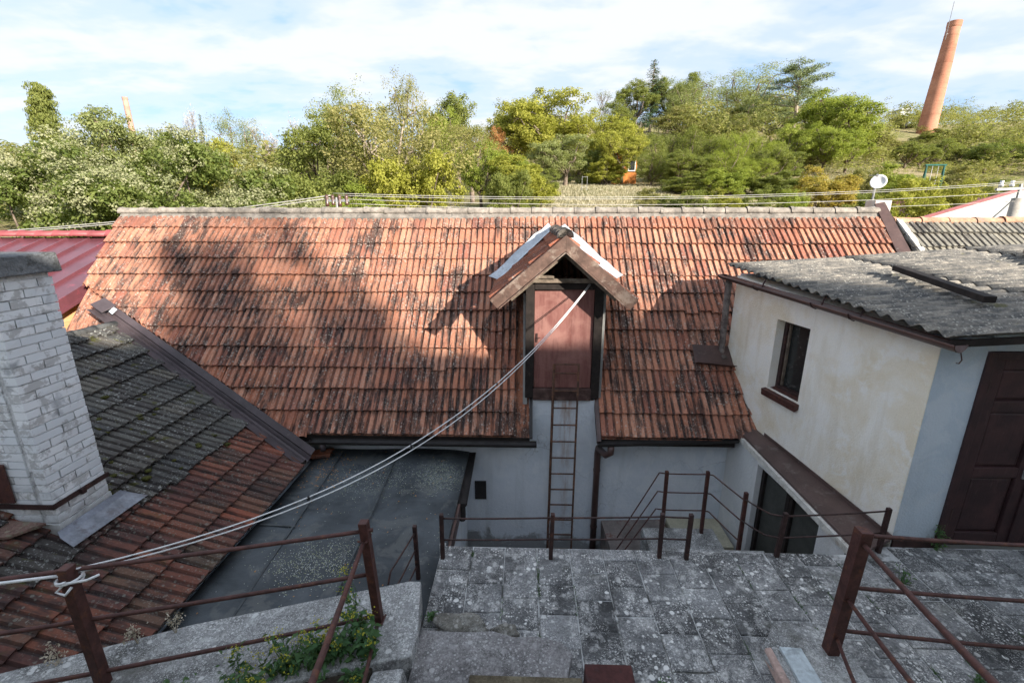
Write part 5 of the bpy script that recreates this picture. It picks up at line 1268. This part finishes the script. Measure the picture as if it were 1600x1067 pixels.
# dry grass on the clearings
def drygrass():
    rg=np.random.default_rng(5); cs=[]
    n=26000; y=rg.uniform(24,62,size=n); x=rg.uniform(-.08,.30,size=n)*y; 
    n2=9000; y2=rg.uniform(26,56,size=n2); x2=rg.uniform(.45,.72,size=n2)*y2
    y=np.concatenate([y,y2]); x=np.concatenate([x,x2]); z=np.array([hgt(a,b) for a,b in zip(x,y)])
    h=rg.uniform(.05,.17,size=len(x)); d=rg.normal(size=(len(x),2))*.12; w=.022*rg.uniform(.5,1.5,size=len(x)); a=rg.uniform(0,3.14,size=len(x))
    ux=np.cos(a)*w; uy=np.sin(a)*w
    v=np.stack([np.stack([x-ux,y-uy,z-.05],1),np.stack([x+ux,y+uy,z-.05],1),np.stack([x+d[:,0]+ux*.2,y+d[:,1]+uy*.2,z+h],1),np.stack([x+d[:,0]-ux*.2,y+d[:,1]-uy*.2,z+h],1)],1)
    tag(link('dry_grass',quads_mesh('dry_grass',v,L_DRY)),'straw coloured dry grass on the hillside clearing','grass',None,'stuff')
drygrass()
tag(link('joint_moss',quads_mesh('joint_moss',joint_growth(),L_WEED)),'thin green moss and grass growing in the terrace joints','moss',None,'stuff')
def litter():
    rg=np.random.default_rng(8); n=150
    x=np.concatenate([rg.uniform(-2.9,-2.3,size=n),rg.uniform(-2.9,-.9,size=60)]); y=np.concatenate([rg.uniform(4.9,5.85,size=n),rg.uniform(3.0,5.9,size=60)])
    c=np.stack([x,y,np.full(len(x),-.268)],1)
    return leaf_quads(c,np.tile([0,0,1.],(len(x),1)),np.full(len(x),.012),rg,.6,1.5,.4)
tag(link('leaf_litter',quads_mesh('leaf_litter',litter(),L_RUST)),'scattered brown dead leaves on the black felt roof','leaf litter',None,'stuff')
for k_,(x_,y_,w_) in enumerate(((69.5,88,4.2),(72.8,90,4.6),(76.2,91,4.4),(79.5,91,4.2))):
    plant('shrub',x_,y_,2.0,w_,(L_GREEN,L_OLIVE)[k_%2],'%s low bush from the left at the foot of the tall brick stack'%('first','second','third','fourth')[k_],'shrubs behind the barn',None,k_%3)
plant('shrub',93.2,126,3.4,6.5,L_GREEN,'low bush in front of the tiny white hill house','shrubs behind the barn',None,0)
plant('shrub',97.6,126,3.3,5.0,L_OLIVE,'olive bush right of the tiny white hill house','shrubs behind the barn',None,2)
plant('shrub',7.6,45.5,2.6,3.6,L_YELLOW,'yellow green bush half covering the left side of the orange cabin','shrubs behind the barn',None,1)
plant('broad',9.0,46.0,4.2,4.5,L_YELLOW,'small yellow green tree arching over the orange cabin roof','trees on the slope behind the barn',6.4,2)

# ------------------------------------------------------------------ stacks and small things on the hill
def brick_stack(name,p,q,r0,r1,label,mt=None):
    mt=mt or M_STACK
    e=empty(name,p,label,'factory chimney'); m=MB(); n=12; pts=[V(p).lerp(V(q),i/n) for i in range(n+1)]
    m.tube(pts,[r0+(r1-r0)*i/n for i in range(n+1)],32); m.build('shaft',mt,e,True)
    d=(V(q)-V(p)).normalized(); m=MB(); m.tube([V(q)-d*.9,V(q)-d*.7,V(q)+d*.15],[r1*1.02,r1*1.09,r1*1.09],32); m.build('crown_ring',mt,e)
    return e,d
e,d=brick_stack('factory_chimney',(78.0,100,4),(79.53,100,37.7),1.98,1.03,'tall tapering red brick factory chimney on the right skyline')
q=V((79.53,100,37.7)); m=MB(); m.tube([q+V((-1.5,-.5,-3)),q+V((-1.35,-.5,3.2))],.05,5); m.tube([q+V((-1.2,-.5,-2)),q+V((-1.5,-.5,-2))],.05,5); m.build('lightning_rod',M_STEEL,e)
for z in range(16):
    t=z/15; c=V((78.0,100,4)).lerp(q,t); r=1.98+(1.03-1.98)*t
    m=MB(); m.tube([c+d*.0,c+d*.14],[r*1.012,r*1.012],28); m.build('iron_band',M_STACK,e)
brick_stack('factory_chimney',(-163.2,200,10),(-163.8,200,49.4),1.3,.95,'thin distant brick chimney on the left skyline',M_STACKHAZE)
cb_=empty('orange_cabin',(9.1,48,5.5),'small orange wooden cabin with pale window half hidden in trees','cabin')
for k in range(9): MB().box(8.0,9.72,47.0,47.06,7.0+.20*k,7.195+.20*k).build('board',M_ORANGE,cb_)
MB().box(7.95,10.6,47.08,49.2,5.2,8.85).build('wall',M_ORANGE,cb_)
MB().box(9.75,10.45,46.95,47.05,7.15,8.65).build('white_window',M_DISH,cb_)
MB().box(9.83,10.37,46.92,46.96,7.25,8.55).build('window_pane',M_GLASS,cb_)
MB().extr([(7.7,46.6,8.85),(10.9,46.6,8.85),(10.9,46.6,8.95),(7.7,46.6,9.05)],(0,3,0)).build('roof',M_TIMBER,cb_)
for k in range(9):
    x=22.5+k*1.0; y=108.; m=MB(); m.tube([(x,y,hgt(x,y)-.5),(x+.05,y,hgt(x,y)+1.9+rng.uniform(-.2,.4))],.09,6)
    tag(m.build('fence_post',M_FENCEWOOD),'%s weathered fence post from the left on the hilltop meadow'%('first','second','third','fourth','fifth','sixth','seventh','eighth','ninth')[k],'fence post','hilltop fence posts')
gf=empty('swing_frame',(24,30,2.9),'green painted steel swing frame in the garden below the brick stack','swing')
for x in (24.1,25.15):
    MB().tube([(x-.25,29.6,hgt(x,30)-.2),(x,30,5.95)],.05,6).build('leg',M_GREENPAINT,gf); MB().tube([(x+.25,30.6,hgt(x,30)-.2),(x,30,5.95)],.05,6).build('leg',M_GREENPAINT,gf)
MB().tube([(24.0,30,5.95),(25.25,30,5.95)],.05,6).build('crossbar',M_GREENPAINT,gf)
for x in (24.45,24.8): MB().tube([(x,30,5.95),(x,30,4.4)],.015,4).build('rope',M_STEEL,gf)
MB().box(24.40,24.85,29.9,30.15,4.38,4.42).build('swing_seat',M_FENCEWOOD,gf)
wb=empty('hill_house',(95,130,26),'tiny white house on the wooded hill left of the brick stack','house')
MB().box(94.2,96.6,129,132,22,28.7).build('wall',M_PLASTER_WHITE,wb); MB().box(94,96.8,128.6,132.4,28.7,28.95).build('roof',M_STEEL,wb)
pf=empty('field_frame',(4.55,38,4.4),'thin pale frame standing alone in the dry grass clearing','frame')
for x in (4.35,4.75): MB().tube([(x,38,4.3),(x,38,6.0)],.016,5).build('upright',M_STEEL,pf)
MB().tube([(4.35,38,5.95),(4.75,38,5.95)],.016,5).build('crosspiece',M_STEEL,pf)
MB().tube([(4.35,38,5.2),(4.75,38,5.2)],.014,5).build('crosspiece',M_STEEL,pf)
gfence=empty('garden_fence',(31,38,5),'dark wire garden fence with slanted posts at the far right','fence')
for k in range(8):
    x=29.0+k*.75; MB().tube([(x,36,hgt(x,36)-.3),(x+.15,36,hgt(x,36)+1.4)],.045,5).build('post',M_FENCEWOOD,gfence)
for z in (.4,.9,1.3): MB().tube([(29.0,36,hgt(29,36)+z),(34.5,36,hgt(34.5,36)+z)],.02,4).build('wire',M_STEEL,gfence)

# ------------------------------------------------------------------ weeds
def weed(x,y,z,r,h,nl,nf,label,seed,leaf=.028,name='weed_clump'):
    rg=np.random.default_rng(seed); o=empty(name,(x,y,z),label,'weed','weeds by the railing')
    m=MB(); cs=[];ou=[];fl=[]
    for k in range(max(5,nl//14)):
        a=rg.uniform(0,6.28); t=rg.uniform(.1,1)*r; hh=h*rg.uniform(.45,1.0); b=np.array([math.cos(a)*t*.35,math.sin(a)*t*.35,-.01]); e=np.array([math.cos(a)*t,math.sin(a)*t,hh])
        limb(m,b,e,.0028,.0012,rg,4,.10)
        n=max(3,int(14)); tt=rg.uniform(.05,.95,size=(n,1)); cs.append(b+(e-b)*tt+rg.normal(size=(n,3))*.022); ou.append(np.tile(unit(e-b),(n,1)))
        if k<nf: fl.append(e+rg.normal(size=(22,3))*np.array([.020,.020,.012]))
    c=np.concatenate(cs); q=leaf_quads(c,np.concatenate(ou)+np.array([0,0,.4]),np.full(len(c),leaf),rg,.42)
    me=quads_mesh('leaves',q,L_WEED); l=bpy.data.objects.new('leaves',me); col.objects.link(l); l.parent=o
    if fl:
        f=np.concatenate(fl); q=leaf_quads(f,rg.normal(size=f.shape)+np.array([0,0,1]),np.full(len(f),.0065),rg,.8)
        l=bpy.data.objects.new('flower_heads',quads_mesh('flower_heads',q,L_WFLOWER)); col.objects.link(l); l.parent=o
    s=m.build('stems',L_WEED,None,True); s.parent=o; return o
weed(-1.10,2.36,.19,.18,.32,260,9,'leafy yellow flowering weed at the foot of the inner railing post',1,.034)
weed(-1.30,2.28,.18,.18,.18,300,4,'dark leafy weed clump beside the inner railing post',2,.032)
weed(-1.50,2.22,.18,.22,.22,280,12,'low weed with many yellow flower heads in the planting bed',3,.026)
weed(-1.75,2.08,.18,.24,.16,300,9,'spreading yellow green weed at the bottom edge of the bed',4,.026)
weed(-1.22,2.60,.19,.10,.46,60,6,'tall thin yellow flowered stalk rising through the left rails',5,.024)
weed(-2.15,1.98,.18,.22,.13,190,0,'sparse grassy weed in the planting bed near the left post',6,.03)
weed(-1.05,2.15,.18,.12,.10,120,2,'small green weed beside the pale cheek wall',14,.028)
weed(-.70,2.80,.0,.05,.09,50,0,'tiny green sprout in the gap at the terrace edge',7,.016)
weed(3.86,3.70,.0,.05,.36,90,0,'upright green weed growing against the maroon door frame',8,.020)
weed(3.22,3.30,.0,.07,.16,80,0,'small yellow green tuft in a joint near the brown ledge',9,.016)
weed(3.05,2.42,.0,.05,.05,50,0,'tiny green tuft between paving slabs at the lower right',10,.016)
weed(.93,2.30,.0,.04,.05,40,0,'tiny green sprout beside the dark red clay block',11,.016)
def drystalk(x,y,z,h,label,seed):
    rg=np.random.default_rng(seed); m=MB(); cs=[]
    for k in range(4):
        e=np.array([rg.normal()*.03,rg.normal()*.03,h*rg.uniform(.6,1)]); limb(m,(0,0,-.01),e,.0025,.001,rg,4,.08); cs.append(e+rg.normal(size=(26,3))*np.array([.016,.016,.028]))
    c=np.concatenate(cs); o=empty('dry_stalk',(x,y,z),label,'weed','dry stalks behind the parapet')
    l=bpy.data.objects.new('seed_heads',quads_mesh('seed_heads',leaf_quads(c,rg.normal(size=c.shape),np.full(len(c),.009),rg,.6),L_GREYTWIG)); col.objects.link(l); l.parent=o; l['kind']='stuff'
    m.build('stems',L_GREYTWIG,None,True).parent=o
drystalk(-2.42,2.45,.2,.17,'grey dry seed stalk standing on the parapet near the felt roof',1)
drystalk(-2.62,2.36,.2,.11,'short grey dry stalk left of the taller one on the parapet',2)
drystalk(-3.02,2.20,.2,.14,'grey dry stalk on the parapet left of the thick post',3)

# ------------------------------------------------------------------ house and trees behind the camera that shade the yard
hs=empty('farmhouse',(12,-8,1.38),'plastered farmhouse behind the viewpoint whose roof shades the yard','house')
MB().box(2.6,21,-12,-4,1.3,6.2).build('wall',M_HOUSE,hs)
hr=MB(); hr.add([(2.2,-3.5,6.0),(21.4,-3.5,6.0),(21.4,-8,9.6),(2.2,-8,9.6),(21.4,-12.5,6.0),(2.2,-12.5,6.0)],[(0,1,2,3),(3,2,4,5),(0,3,5),(1,4,2)]); hr.build('roof',T_DARK,hs,solid=.1)
for k in range(5):
    x=4+k*3.6
    wq=MB().box(x,x+1.0,-3.99,-3.93,3.0,4.4).build('window',M_GLASS,hs)
    m=MB(); m.box(x-.08,x,-4.0,-3.9,2.92,4.48); m.box(x+1,x+1.08,-4.0,-3.9,2.92,4.48); m.box(x,x+1,-4.0,-3.9,4.4,4.48); m.box(x,x+1,-4.0,-3.9,2.92,3.0); m.box(x+.47,x+.53,-3.93,-3.9,3.0,4.4); m.build('frame',M_WHITEFRAME,wq)
for k,(x,y,H,W) in enumerate(((15.4,-15.,13.9,4.4),(18.6,-16,16.6,3.8),(21.6,-15,14.3,3.6))):
    plant(('broad','walnut')[k%2],x,y,H,W,L_GREEN,'%s airy garden tree from the left behind the farmhouse'%('first','second','third','fourth','fifth')[k],'trees behind the farmhouse',1.3,k%3)
